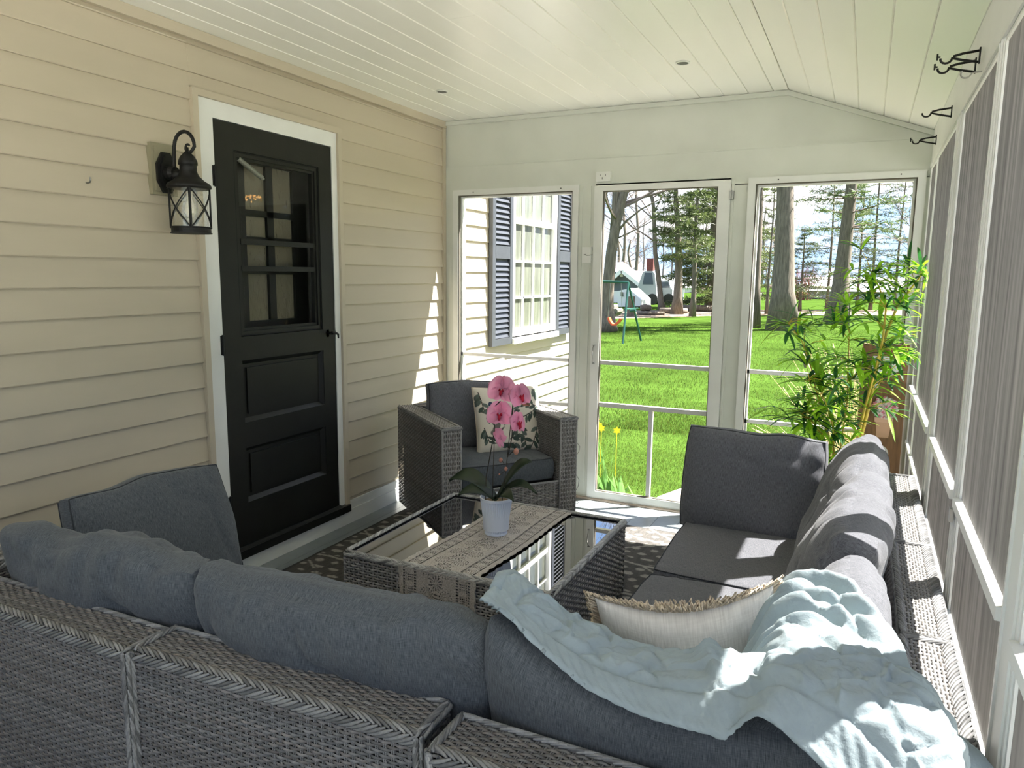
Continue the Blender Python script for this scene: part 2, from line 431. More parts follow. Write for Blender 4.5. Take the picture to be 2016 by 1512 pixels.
# roof and eave (carries the shade on the sofas)
rf = MB()
rf.prism([(-.2, 2.72), (XR, 2.72), (3.12, 2.14), (3.12, 2.22), (XR, 2.90), (-.2, 3.0)], 1, YB-.1, YE+.22)
rf.box(3.08, 3.145, YB-.1, YE+.22, 2.10, 2.22)
struct('roof', rf, MT['vinyl'])
so_ = MB(); so_.box(W+.105, 3.10, YB-.1, YE+.22, 2.14, 2.16); struct('trim_3', so_, MT['vinyl'])

# end wall with three openings
OP = [(.127, .965, .04, 2.005), (1.168, 1.872, .062, 1.995), (2.082, 2.895, .04, 2.0)]
ew = MB()
def ewb(x0, x1, z0, z1, y0=YE, y1=YE+.09): ew.box(x0, x1, y0, y1, z0, z1)
ewb(0, .127, 0, 2.005); ewb(.965, 1.112, 0, 2.005); ewb(1.942, 2.082, 0, 2.005); ewb(2.895, W, 0, 2.005)
ewb(0, .127, 2.005, 2.2); ewb(.127, .965, 2.005, 2.2); ewb(.965, 2.082, 2.03, 2.2); ewb(1.112, 1.942, 2.03, 2.04); ewb(2.082, W, 2.0, 2.2)
ewb(.127, .965, 0, .04); ewb(2.082, 2.895, 0, .04)
ewb(.965, 1.112, 2.005, 2.03); ewb(1.942, 2.082, 2.0, 2.03)
# gable board above, set back a little from the header
ew.prism([(0, 2.2), (W, 2.2), (W, 2.235), (XR, 2.51), (0, 2.51)], 1, YE+.012, YE+.09)
struct('wall_back', ew, MT['wall'])
et = MB()
et.box(.0, W-.06, YE-.004, YE+.012, 2.196, 2.206)
et.box(0, XR, YE-.012, YE+.012, 2.472, 2.498)
et.prism([(XR, 2.472), (XR, 2.498), (W, 2.233), (W, 2.207)], 1, YE-.012, YE+.012)
for a, b in ((.045, .085), (1.012, 1.03), (1.075, 1.088), (1.948, 1.962), (2.036, 2.042)):
    et.box(a, b, YE-.006, YE, .0, 2.03)
struct('trim_4', et, MT['wall'])
# framed screens in the end wall
def end_screen(n, x0, x1, zt, label):
    f = MB()
    w = .042
    f.box(x0-w, x0, YE-.014, YE+.02, .0, zt+.036); f.box(x1, x1+w*.95, YE-.014, YE+.02, .0, zt+.036)
    f.box(x0, x1, YE-.014, YE+.02, zt, zt+.036); f.box(x0, x1, YE-.014, YE+.02, 0, .05)
    o = struct('window_%d' % n, f, MT['white'])
    g = MB(); t = .006
    frame_y(g, x0, x1, .05, zt, t, YE-.008, YE+.014); g.build('screen_gasket', MT['gap'], o)
    r = MB(); r.box(x0, x1, YE+.02, YE+.045, .905, .928); r.box(x0, x1, YE+.02, YE+.045, .605, .628)
    frame_y(r, x0+.006, x1-.006, .05, zt-.004, .012, YE+.02, YE+.045)
    r.build('screen_rail', MT['vinyl'], o)
    s_ = MB(); s_.add([(x0, YE+.03, .05), (x1, YE+.03, .05), (x1, YE+.03, zt), (x0, YE+.03, zt)], [(0, 1, 2, 3)]); s_.build('screen_mesh', MT['clear'], o)
    sc = MB()
    for px in np.linspace(x0+.12, x1-.08, 2):
        sc.lathe([(0, 0), (.004, 0), (.004, .002), (0, .002)], (px, 0, 0), 8)
    V = sc.v
    for q in V:
        t_ = q.copy(); q[:, 1] = YE-.016-t_[:, 2]; q[:, 2] = zt+.018+t_[:, 1]
    sc.build('screw', MT['iron'], o)
    return o
end_screen(1, .127, .965, 2.005, '')
end_screen(3, 2.082, 2.895, 2.0, '')
# screen door in the middle
d = MB(); xd0, xd1 = 1.112, 1.942
d.box(xd0, 1.168, YE-.016, YE+.02, .012, 2.03); d.box(1.872, xd1, YE-.016, YE+.02, .012, 2.03)
d.box(1.168, 1.872, YE-.016, YE+.02, 1.995, 2.03); d.box(1.168, 1.872, YE-.016, YE+.02, .012, .062)
d2 = struct('door_2', d, MT['white'])
g = MB(); frame_y(g, 1.168, 1.872, .062, 1.995, .005, YE-.01, YE+.014); g.build('screen_gasket', MT['gap'], d2)
r = MB(); r.box(1.17, 1.87, YE+.0, YE+.03, .905, .93); r.box(1.17, 1.87, YE+.0, YE+.03, .628, .655); r.box(1.505, 1.53, YE+.001, YE+.029, .067, .628)
r.build('door_rail', mat('door_rail_paint', (.50, .50, .48), .5, nscale=5, namt=.05), d2)
s_ = MB(); s_.add([(1.17, YE+.034, .065), (1.87, YE+.034, .065), (1.87, YE+.034, 1.99), (1.17, YE+.034, 1.99)], [(0, 1, 2, 3)]); s_.build('screen_mesh', MT['clear'], d2)
h = MB(); P = [(1.135, YE-.018, 1.026), (1.133, YE-.032, 1.012), (1.134, YE-.042, .985), (1.136, YE-.044, .965), (1.136, YE-.040, .94), (1.135, YE-.03, .922), (1.135, YE-.018, .912)]
h.tube(P, [.003, .003, .004, .006, .004, .003, .003], 8); h.lathe([(0, 0), (.009, 0), (.009, .003), (0, .003)], (1.135, YE-.02, 1.028), 10); h.lathe([(0, 0), (.009, 0), (.009, .003), (0, .003)], (1.135, YE-.02, .91), 10)
h.build('door_handle', MT['steel'], d2, True)
hg = MB(); hg.box(1.938, 1.962, YE-.02, YE-.001, 1.918, 1.966); hg.tube([(1.95, YE-.022, 1.915), (1.95, YE-.022, 1.968)], .004, 8); hg.build('hinge', MT['steel'], d2)
th = MB(); th.box(1.0, 2.0, YE-.03, YE+.12, 0, .012)
for i in range(14): th.box(1.13+i*.056, 1.176+i*.056, YE-.034, YE-.029, .001, .009)
struct('trim_5', th, MT['sill'])

# little white catch block with hook, and the white box above the door
b1 = MB(); b1.box(1.040, 1.100, YE-.022, YE-.0005, 1.553, 1.652); lb = b1.build('catch_block', MT['white']); tag(lb, 'small white wooden block with a hook left of the screen door', 'block')
hk = MB(); hk.tube([(1.062, YE-.022, 1.606), (1.062, YE-.036, 1.606), (1.08, YE-.040, 1.598), (1.10, YE-.038, 1.600), (1.115, YE-.03, 1.606)], .0022, 6); hk.lathe([(0, 0), (.007, 0), (.007, .004), (0, .004)], (1.062, YE-.026, 1.604), 10); hk.build('hook', MT['steel'], lb)
b2 = MB(); b2.box(1.124, 1.216, YE-.03, YE-.0005, 2.052, 2.110); o = b2.build('wall_box', MT['white']); tag(o, 'white painted box with three screw holes above the screen door', 'box')
b2 = MB()
for px, pz, hh in ((1.152, 2.090, .004), (1.186, 2.090, .006), (1.166, 2.071, .006)): b2.box(px-.0018, px+.0018, YE-.0312, YE-.0301, pz-hh, pz+hh)
b2.build('screw_hole', MT['iron'], o)

# end of the porch behind the camera: knee wall, header and corner posts
fw = MB(); fw.box(0, W, YB-.1, YB, -.18, .80); fw.box(0, W, YB-.1, YB, 2.03, 2.235); fw.prism([(0, 2.235), (W, 2.235), (XR, 2.51), (0, 2.51)], 1, YB-.1, YB)
fw.box(0, .16, YB-.1, YB, .80, 2.03); fw.box(W-.16, W, YB-.1, YB, .80, 2.03); fw.box(1.40, 1.52, YB-.1, YB, .80, 2.03)
struct('wall_front', fw, MT['wall'])
# right wall: beam, posts, rails, screens
rw = MB()
rw.box(W, W+.11, YB, YE+.09, 2.05, ZR+.02); rw.box(W, W+.11, YB, YE+.09, 0, .10)
rw.box(W-.006, W, YB, YE, 2.045, 2.062)
POSTS = [(2.01, 1.985), (1.618, 1.598), (.705, .55), (-.235, -.310), (-1.03, -1.16), (-2.0, -2.1), (-2.9, -3.1)]
for i, (a, b) in enumerate(POSTS):
    wide = abs(a-b) > .05
    rw.box(W-(.002 if wide else 0), W+(.055 if wide else .04), b, a, .10, 2.055)
    if wide:
        rw.box(W-.006, W-.002, b+.015, b+.025, .10, 2.05); rw.box(W-.006, W-.002, a-.025, a-.015, .10, 2.05)
struct('wall_right', rw, MT['white'])
n = 4
for (a0, a1), (b0, b1) in zip(POSTS[:-1], POSTS[1:]):
    y1, y0 = a1, b0
    f = MB(); frame_x(f, y0, y1, .10, 2.045, .012, W+.001, W+.03)
    f.box(W-.012, W+.02, y0, y1, .882, .908); f.box(W-.006, W+.02, y0, y1, .585, .603)
    o = struct('window_%d' % n, f, MT['white']); n += 1
    s_ = MB(); sp = .0024
    for y in np.arange(y0+.012, y1-.012, sp): s_.box(W+.006, W+.0065, y, y+.0005, .11, 2.034)
    for z in np.arange(.112, 2.034, sp): s_.box(W+.0066, W+.00685, y0+.012, y1-.012, z, z+.0004)
    s_.build('screen_mesh', MT['screen'], o)
    if y1 < -.2 and y1 > -.4:
        q = MB(); q.box(W-.016, W-.008, y1-.004, y1+.02, .84, .875); q.build('hinge', MT['steel'], o)

# ------------------------------------------------------------------ black door in the left wall
D0 = .122; DT = D0+2.03
cs = MB(); cs.box(-.03, .014, -.088, 0, .125, DT+.076); cs.box(-.03, .014, .81, .852, .125, DT+.076); cs.box(-.03, .014, 0, .81, DT, DT+.076)
cs.box(-.2, -.03, -.02, 0, .1, DT); cs.box(-.2, -.03, .81, .83, .1, DT)
struct('trim_6', cs, MT['white'])
dr = MB(); X0, X1 = -.032, .010
dr.box(X0, X1, .003, .115, D0+.004, DT-.004); dr.box(X0, X1, .705, .807, D0+.004, DT-.004)
dr.box(X0, X1, .115, .705, 2.03, DT-.004); dr.box(X0, X1, .115, .705, 1.05, 1.165)
dr.box(X0, X1, .115, .705, .62, .745); dr.box(X0, X1, .115, .705, D0+.004, .345)
door1 = struct('door_1', dr, MT['black'])
for (z0, z1) in ((.745, 1.05), (.345, .62)):
    p = MB(); p.box(-.028, -.012, .115, .705, z0, z1)
    V = [(X1-.004, .115, z0), (X1-.004, .705, z0), (X1-.004, .705, z1), (X1-.004, .115, z1), (-.012, .135, z0+.02), (-.012, .685, z0+.02), (-.012, .685, z1-.02), (-.012, .135, z1-.02)]
    p.add(V, [(0, 1, 5, 4), (1, 2, 6, 5), (2, 3, 7, 6), (3, 0, 4, 7)])
    p.box(-.014, -.004, .155, .665, z0+.038, z1-.038)
    p.build('door_panel', MT['black'], door1)
sf = MB()
frame_x(sf, .117, .703, 1.168, 2.028, .022, -.03, .002); frame_x(sf, .139, .681, 1.19, 2.006, .014, -.03, -.006)
for z in (1.605, 1.478): sf.box(-.028, -.002, .152, .668, z, z+.024)
sf.build('storm_frame', MT['black'], door1)
gk = MB(); frame_x(gk, .1165, .7035, 1.1675, 2.0285, .004, -.01, .0068); gk.build('door_gap', mat('gap_black', (.002, .002, .002), .9), door1)
sg = MB(); sg.add([(-.018, .15, 1.2), (-.018, .67, 1.2), (-.018, .67, 2.0), (-.018, .15, 2.0)], [(0, 1, 2, 3)]); sg.build('storm_glass', glass_mat('storm_glass', (.8, .8, .8), .035, .02), door1)
cl = MB(); cl.tube([(-.012, .165, 2.0), (.012, .29, 1.925)], .012, 12); cl.tube([(.012, .29, 1.925), (.014, .30, 1.92)], .006, 8); cl.build('door_closer', mat('closer_grey', (.16, .17, .13), .4), door1)
for z in (1.90, 1.135, .36):
    q = MB(); q.box(.004, .016, -.016, .012, z-.045, z+.045); q.tube([(.018, -.004, z-.048), (.018, -.004, z+.048)], .005, 8); q.build('hinge', MT['iron'], door1)
q = MB(); q.box(.006, .010, .735, .757, 1.12, 1.16); q.tube([(.008, .746, 1.142), (.048, .746, 1.142)], .007, 10)
q.tube([(.046, .738, 1.146), (.050, .760, 1.145), (.050, .785, 1.135), (.046, .792, 1.112)], [.009, .008, .006, .004], 10); q.build('door_handle', MT['iron'], door1, True)
ts = MB(); ts.box(-.1, .045, -.035, .872, .083, .124); ts.prism([(0, .124), (.04, .124), (.02, .132), (0, .132)], 1, 0, .81); struct('trim_7', ts, MT['black'])
# inner door with eight wavy panes, set back behind the storm door
ind = MB(); xi0, xi1 = -.155, -.12
ind.box(xi0, xi1, 0, .305, D0, DT); ind.box(xi0, xi1, .645, .81, D0, DT)
PR = [(1.228, 1.462), (1.504, 1.612), (1.742, 1.782)]
rows = [(1.226, 1.462), (1.504, 1.613), (1.650, 1.752), (1.782, 2.005)]
edges_ = [D0]+[v for r_ in rows for v in r_]+[DT]
for i in range(0, len(edges_), 2): ind.box(xi0, xi1, .305, .645, edges_[i], edges_[i+1])
ind.box(xi0, xi1, .452, .498, 1.226, 2.005)
o = struct('door_3', ind, MT['black'])
for (z0, z1) in rows:
    for (y0, y1) in ((.305, .452), (.498, .645)):
        q = MB(); q.box(-.142, -.137, y0, y1, z0, z1); q.build('window_pane', MT['wavy'], o)
ir = MB()
for f in (((-2.6, -1.5), (-2.6, 2.4)),): pass
ir.box(-2.62, -2.6, -1.2, 2.4, 0, 2.6); ir.box(-2.6, -.2, 2.38, 2.4, 0, 2.6); ir.box(-2.6, -.2, -1.22, -1.2, 0, 2.6); ir.box(-2.6, -.2, -1.2, 2.4, 2.6, 2.62); ir.box(-2.6, -.2, -1.2, 2.4, -.02, 0)
ir.box(-.21, -.2, -1.2, 0, 0, 2.6); ir.box(-.21, -.2, .81, 2.4, 0, 2.6); ir.box(-.21, -.2, 0, .81, 2.15, 2.6)
struct('wall_inside', ir, MT['inside'])
lt = thing('hanging_lamp', 'warm glowing crystal lamp seen through the upper left panes of the black door', 'lamp', (-.6, .85, 2.6))
q = MB(); q.tube([(-.6, .85, 2.6), (-.6, .85, 1.95)], .004, 6); q.build('lamp_chain', MT['brass'], lt)
q = MB()
for i in range(26):
    a = i*2.4; rr = .075*math.sqrt((i+.5)/26); zz = 1.86+.06*math.sqrt(max(0, 1-(rr/.08)**2))
    q.lathe([(0, -.007), (.006, 0), (0, .007)], (-.6+rr*math.cos(a), .85+rr*math.sin(a), zz), 6)
q.build('lamp_shade', MT['warm'], lt)

# ------------------------------------------------------------------ wall lantern
mb_ = MB(); mb_.box(.0, .034, -.345, -.225, 1.785, 1.992); mb_.box(.034, .040, -.332, -.238, 1.80, 1.978)
tag(mb_.build('mounting_block', mat('block_vinyl', (.25, .23, .15), .55)), 'olive beige mounting block behind the wall lantern', 'block')
LX, LY = .150, -.265
lan = thing('wall_lantern', 'black lantern with crossed glass cage on the siding beside the black door', 'wall lamp', (.04, -.285, 1.88))
q = MB(); oct_ = [(math.cos(a), math.sin(a)) for a in [math.pi/8+i*math.pi/4 for i in range(8)]]
q.prism([(-.285+.050*c, 1.875+.088*s) for c, s in oct_], 0, .040, .052); q.prism([(-.285+.038*c, 1.875+.070*s) for c, s in oct_], 0, .052, .062)
q.lathe([(.03, .06), (.03, .085), (.022, .1), (0, .1)], (0, -.285, 1.875), 16, axis=0); q.build('back_plate', MT['iron'], lan)
q = MB(); q.tube([(.07, -.285, 1.865), (.10, -.283, 1.866), (LX-.02, LY-.004, 1.868)], .020, 12)
q.build('arm', MT['iron'], lan, True)
q = MB(); pts = [(.094, LY-.02, 1.87), (.092, LY-.018, 1.93), (.092, LY-.014, 1.98)]
for i in range(11):
    a = math.pi-i*math.pi*1.05/10; pts.append((.092+.046+.046*math.cos(a), LY-.012+.002*i, 1.985+.052*math.sin(a)))
for i in range(1, 14):
    t = i/13; a = -.15-t*math.pi*1.75; rr = .026*(1-t*.72); pts.append((.160+rr*math.cos(a)-.002, LY, 1.975+rr*math.sin(a)))
q.tube(pts, [.0075]*10+list(np.linspace(.0075, .004, len(pts)-10)), 10); q.build('scroll', MT['iron'], lan, True)
q = MB(); q.lathe([(0, 1.975), (.006, 1.975), (.007, 1.960), (.012, 1.955), (.030, 1.935), (.037, 1.918), (.038, 1.905), (.033, 1.903), (.033, 1.880), (.040, 1.862), (.060, 1.842), (.080, 1.830), (.086, 1.822), (.086, 1.812), (.076, 1.808), (.0, 1.812)], (LX, LY, 0), 32)
q.build('roof_cap', MT['iron'], lan, True)
q = MB(); q.lathe([(.069, 1.655), (.069, 1.81)], (LX, LY, 0), 32); q.build('glass_cylinder', MT['lglass'], lan, True)
q = MB(); q.lathe([(.0, 1.628), (.081, 1.628), (.081, 1.632), (.077, 1.633), (.077, 1.650), (.081, 1.652), (.081, 1.656), (.068, 1.656), (.068, 1.64), (0, 1.64)], (LX, LY, 0), 32); q.build('base_ring', MT['iron'], lan)
q = MB()
for k in range(4):
    a0 = k*math.pi/2-.72
    q.tube([(LX+.077*math.cos(a0), LY+.077*math.sin(a0), 1.65), (LX+.077*math.cos(a0), LY+.077*math.sin(a0), 1.815)], .0055 if k == 0 else .004, 6)
    for sgn in (1, -1):
        q.tube([(LX+.077*math.cos(a0+sgn*t*math.pi/2), LY+.077*math.sin(a0+sgn*t*math.pi/2), 1.65+.162*t) for t in np.linspace(0, 1, 9)], .0028, 6)
q.build('cage', MT['iron'], lan)
q = MB(); q.lathe([(0, 1.69), (.014, 1.695), (.024, 1.715), (.022, 1.74), (.012, 1.765), (.012, 1.80)], (LX, LY, 0), 16); q.build('bulb', MT['bulb'], lan, True)
# nail in the siding
q = MB(); q.tube([(.01, -.617, 1.80), (.03, -.617, 1.80), (.036, -.617, 1.807), (.036, -.617, 1.82)], .003, 6); tag(q.build('wall_hook', MT['steel']), 'tiny metal hook in the siding left of the lantern', 'hook')
# recessed ceiling vents
for i, (x, y, lb_) in enumerate(((.44, 1.268, 'small round grey ceiling vent nearer the siding wall'), (1.811, 1.244, 'small round grey ceiling vent nearer the slope of the ceiling'))):
    v = thing('ceiling_vent', lb_, 'vent', (x, y, ZC), 'round vents in the porch ceiling')
    q = MB(); q.lathe([(.034, ZC-.001), (.036, ZC-.005), (.028, ZC-.006), (.028, ZC-.001)], (x, y, 0), 24); q.build('rim', MT['white'], v)
    q = MB(); q.lathe([(0, ZC-.0015), (.028, ZC-.0015)], (x, y, 0), 24); q.build('backing', MT['gap'], v)
    q = MB()
    for t in np.linspace(-.022, .022, 7):
        hw = math.sqrt(.028**2-t*t); q.box(x-hw, x+hw, y+t-.0014, y+t+.0014, ZC-.005, ZC-.003)
    q.build('slat', MT['steel'], v)

# plant hooks under the beam on the right wall
def hook(x, y, z, lb_, double=True):
    v = thing('plant_hook', lb_, 'hook', (x, y, z), 'iron plant hooks on the beam above the side screens')
    q = MB(); q.box(x-.004, x, y-.006, y+.006, z-.032, z+.012); q.build('back_plate', MT['iron'], v)
    q = MB(); q.tube([(x-.002, y, z+.004), (x-.045, y, z), (x-.068, y, z-.005), (x-.070, y, z-.010), (x-.045, y, z-.018), (x-.002, y, z-.028)], .0036, 8); q.build('bracket', MT['iron'], v, True)
    q = MB(); pts = [(x-.070, y, z-.008)]+[(x-.086+.015*math.cos(a), y, z-.010+.013*math.sin(a)) for a in np.linspace(0, -math.pi*1.05, 9)]
    q.tube(pts, .0032, 8)
    if double: q.tube([(x-.101, y, z-.004), (x-.109, y, z-.003)], .0025, 6); q.tube([(x-.109, y, z-.012), (x-.109, y, z+.006)], .0025, 6)
    q.build('curl', MT['iron'], v, True)
hook(W-.008, .107, 2.122, 'black iron plant hook nearest the camera, the front one of the close pair')
hook(W-.008, .200, 2.117, 'black iron plant hook just behind the front one of the close pair')
hook(W-.008, .905, 2.122, 'single black iron plant hook midway along the beam', False)
hook(W-.008, 1.63, 2.135, 'black iron plant hook farthest away, in the corner by the end wall')
q = MB(); q.tube([(W, .05, 2.055), (W-.03, .05, 2.053)]+[(W-.045+.013*math.cos(a), .05, 2.052+.012*math.sin(a)) for a in np.linspace(-.3, -math.pi*1.25, 9)], .0022, 6)
tag(q.build('cup_hook', MT['steel']), 'thin bare wire cup hook on the beam below the pair of plant hooks', 'hook')

# ------------------------------------------------------------------ wicker
def weave(mb, O, U, V, N, w, h, pv=.0175, ph=.0076, amp=.0020, base=.30, verticals=True):
    """woven patch: horizontal strands along U stacked along V over paired uprights"""
    O, U, V, N = [np.asarray(a, float) for a in (O, U, V, N)]
    ni = max(2, int(round(w/pv))); pv = w/ni; nr = max(1, int(round(h/ph))); ph = h/nr
    nseg = ni*4; s = np.arange(nseg+1)*pv/4
    prof = [(-.52, -.0007), (-.30, .0012), (.0, .0019), (.30, .0012), (.52, -.0007)]
    np_ = len(prof)
    i, j = np.meshgrid(np.arange(nseg), np.arange(np_-1), indexing='ij'); a = (i*np_+j).ravel()
    F0 = np.stack([a, a+1, a+np_+1, a+np_], 1)
    if np.dot(np.cross(U, V), N) > 0: F0 = F0[:, ::-1]
    for r in range(nr):
        z = (r+.5)*ph
        sgn = 1 if r % 2 else -1
        off = amp*sgn*np.cos(s/pv*math.pi*1.0+math.pi/2*0)
        lum = base*.38*nrg.uniform(.75, 1.25); warm = .004+nrg.uniform(-.006, .008)
        lv = lum*(1+.22*np.interp(s, np.arange(0, s[-1]+.2, .06), nrg.uniform(-1, 1, len(np.arange(0, s[-1]+.2, .06)))))*(1+.25*sgn*np.cos(s/pv*math.pi))
        P = O+U*s[:, None]+V*(z+.0006*np.sin(s*40+r))[:, None]
        fl_ = .78+.22*np.cos(s/pv*math.pi*2)   # strand narrows where it dives
        VV = np.stack([P+V*(b*ph*(.90-.30*(1-fl_)))[:, None]+N*(off+c+.002)[:, None] for b, c in prof], 1)
        C = np.repeat(np.stack([lv*1.02+warm, lv, lv*.965-warm*.5], 1), np_, 0)
        mb.add(VV.reshape(-1, 3), F0, np.clip(C, .02, 1))
    if verticals:
        for k in range(ni+1):
            for dx in (-.0022, .0022):
                x = k*pv+dx; lum = base*.62*nrg.uniform(.7, 1.2)
                o = O+U*x
                A = [o-U*.0017+N*.0012, o+N*.0030, o+U*.0017+N*.0012]; B = [p+V*h for p in A]
                mb.add(A+B, [(0, 1, 4, 3), (1, 2, 5, 4)] if np.dot(np.cross(U, V), N) > 0 else [(3, 4, 1, 0), (4, 5, 2, 1)], (lum, lum, lum))

def braid(mb, A, B, D1, D2, step=.0165, ln=.056, off=.020, r=.0038, base=.36):
    """herringbone braid over an edge from A to B; D1, D2 point from the edge into the two faces"""
    A, B, D1, D2 = [np.asarray(a, float) for a in (A, B, D1, D2)]
    L = np.linalg.norm(B-A); T = (B-A)/L; out = -(D1+D2)/np.linalg.norm(D1+D2)
    n = int(L/step)
    for k in range(-1, n+1):
        for q, D in ((0, D1), (1, D2)):
            s0 = k*step+q*step*.5; O2 = D2 if q == 0 else D1
            ts = np.linspace(0, 1, 6); P = []
            for t in ts:
                s = min(max(s0+ln*t, 0), L)
                P.append(A+T*s+D*(off*(1-1.15*t))+(-O2)*(.0025+.0035*math.sin(t*math.pi))+out*.003*t)
            lum = base*.50*nrg.uniform(.55, 1.6)
            mb.tube(P, r*np.array([.5, .95, 1.1, 1.1, .95, .5]), 5, (lum, lum, lum*.99), cap=False)

def wbox(core, wv, x0, x1, y0, y1, z0, z1, faces='', xf=None, base=.30):
    """a woven box: dark core plus a woven skin on the asked faces (X/x, Y/y, Z)"""
    e = .006
    core.box(x0+e, x1-e, y0+e, y1-e, z0+.002, z1-e, (.03, .03, .03))
    if 'y' in faces: weave(wv, (x0, y0, z0), (1, 0, 0), (0, 0, 1), (0, -1, 0), x1-x0, z1-z0, base=base)
    if 'Y' in faces: weave(wv, (x0, y1, z0), (1, 0, 0), (0, 0, 1), (0, 1, 0), x1-x0, z1-z0, base=base)
    if 'x' in faces: weave(wv, (x0, y0, z0), (0, 1, 0), (0, 0, 1), (-1, 0, 0), y1-y0, z1-z0, base=base)
    if 'X' in faces: weave(wv, (x1, y0, z0), (0, 1, 0), (0, 0, 1), (1, 0, 0), y1-y0, z1-z0, base=base)
    if 'Z' in faces: weave(wv, (x0, y0, z1), (1, 0, 0), (0, 1, 0), (0, 0, 1), x1-x0, y1-y0, base=base)
    if 'W' in faces: weave(wv, (x0, y0, z1), (0, 1, 0), (1, 0, 0), (0, 0, 1), y1-y0, x1-x0, base=base)

def rotz(c, a):
    return Matrix.Translation(Vector(c))@Matrix.Rotation(a, 4, 'Z')@Matrix.Translation(-Vector(c))

SOFA_G = 'modules of the grey wicker sectional sofa'
SZ = .65
def module(label, parts, xf=None, loc=(0, 0, 0)):
    """parts: list of (name, fn(core, wv))"""
    t = thing('sofa_module', label, 'sofa', loc, SOFA_G)
    for nm, fn in parts:
        core, wv = MB(), MB(); fn(core, wv)
        c = core.build(nm, MT['dark'], t, xf=xf)
        if wv.n: wv.build('wicker_skin', MT['wicker'], c, smooth=True, xf=xf)
    return t

# module A: near left, with the arm C0 leans on
def near_back(x0, x1, y0, y1):
    def f(core, wv):
        wbox(core, wv, x0, x1, y0, y1, .06, SZ, 'yZ')
        b = SZ+.001
        braid(wv, (x0, y0-.001, b), (x1, y0-.001, b), (0, 1, 0), (0, 0, -1))
        braid(wv, (x0, y1, b), (x1, y1, b), (0, -1, 0), (0, 0, -1), off=.006)
        braid(wv, (x0, y0, .06), (x0, y0, b), (1, 0, 0), (0, 1, 0), off=.007)
        braid(wv, (x1, y0, .06), (x1, y0, b), (-1, 0, 0), (0, 1, 0), off=.007)
        braid(wv, (x0, y0, b), (x0, y1, b), (1, 0, 0), (0, 0, -1), off=.009)
        braid(wv, (x1, y0, b), (x1, y1, b), (-1, 0, 0), (0, 0, -1), off=.009)
        weave(wv, (x1, y0, .06), (0, 1, 0), (0, 0, 1), (1, 0, 0), y1-y0, SZ-.06)
        weave(wv, (x0, y0, .06), (0, 1, 0), (0, 0, 1), (-1, 0, 0), y1-y0, SZ-.06)
        weave(wv, (x0, y1, .30), (1, 0, 0), (0, 0, 1), (0, 1, 0), x1-x0, SZ-.30)
    return f
def seat_near(x0, x1, y1=-.66, y0=-1.36):
    def f(core, wv):
        wbox(core, wv, x0, x1, y0, y1, .06, .30, 'Y')
    return f
def feet(x0, x1, y0, y1):
    def one(x, y): return lambda core, wv: core.box(x-.02, x+.02, y-.02, y+.02, 0, .07, (.02, .02, .02))
    return [('foot', one(x, y)) for x in (x0+.04, x1-.04) for y in (y0+.04, y1-.04)]
def left_arm(core, wv):
    wbox(core, wv, .425, .53, -1.395, -.70, .06, SZ, 'XW')
    braid(wv, (.53, -1.39, SZ), (.53, -.70, SZ), (-1, 0, 0), (0, 0, -1)); braid(wv, (.425, -1.39, SZ), (.425, -.70, SZ), (1, 0, 0), (0, 0, -1))
    weave(wv, (.425, -.70, .06), (1, 0, 0), (0, 0, 1), (0, 1, 0), .105, SZ-.06)
module('left end module of the wicker sofa, with the arm nearest the siding wall', [('backrest', near_back(.425, 1.300, -1.505, -1.395)), ('armrest', left_arm), ('seat_base', seat_near(.535, 1.298, -.70, -1.39))]+feet(.43, 1.3, -1.5, -.7), loc=(.86, -1.05, 0))
module('middle wicker sofa module whose woven back faces the camera', [('backrest', near_back(1.306, 2.028, -1.490, -1.378)), ('seat_base', seat_near(1.308, 2.026, -.69, -1.372))]+feet(1.31, 2.03, -1.48, -.7), xf=rotz((1.31, -1.49, 0), math.radians(1.6)), loc=(1.67, -1.05, 0))
def corner_right(core, wv):
    wbox(core, wv, 2.826, 2.925, -1.38, -.652, .06, SZ, 'W', base=.52)  # top woven lighter: sunlit brightness put into the strand colour
    braid(wv, (2.826, -1.38, SZ), (2.826, -.652, SZ), (1, 0, 0), (0, 0, -1), off=.01, base=.36); braid(wv, (2.925, -1.38, SZ), (2.925, -.652, SZ), (-1, 0, 0), (0, 0, -1), base=.36)
    braid(wv, (2.826, -.652, SZ), (2.925, -.652, SZ), (0, -1, 0), (0, 0, -1), off=.012, base=.36)
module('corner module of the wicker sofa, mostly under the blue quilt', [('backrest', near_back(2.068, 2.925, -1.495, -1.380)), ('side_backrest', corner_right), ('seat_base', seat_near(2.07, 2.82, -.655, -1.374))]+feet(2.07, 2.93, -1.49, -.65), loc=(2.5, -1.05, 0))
def rback(y0, y1):
    def f(core, wv):
        x0, x1 = 2.826, 2.925
        wbox(core, wv, x0, x1, y0, y1, .06, SZ, 'Wx', base=.52)  # lighter strands than the near modules: sunlight put into their colour
        braid(wv, (x0, y0, SZ), (x0, y1, SZ), (1, 0, 0), (0, 0, -1), off=.010, base=.36); braid(wv, (x1, y0, SZ), (x1, y1, SZ), (-1, 0, 0), (0, 0, -1), base=.36)
        for y in (y0, y1):
            braid(wv, (x0, y, SZ), (x1, y, SZ), (0, 1 if y == y0 else -1, 0), (0, 0, -1), off=.010, base=.36)
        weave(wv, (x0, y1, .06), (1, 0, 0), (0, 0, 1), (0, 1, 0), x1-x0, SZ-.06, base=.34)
    return f
def rseat(y0, y1):
    def f(core, wv): wbox(core, wv, 2.09, 2.822, y0, y1, .06, .30, 'x')
    return f
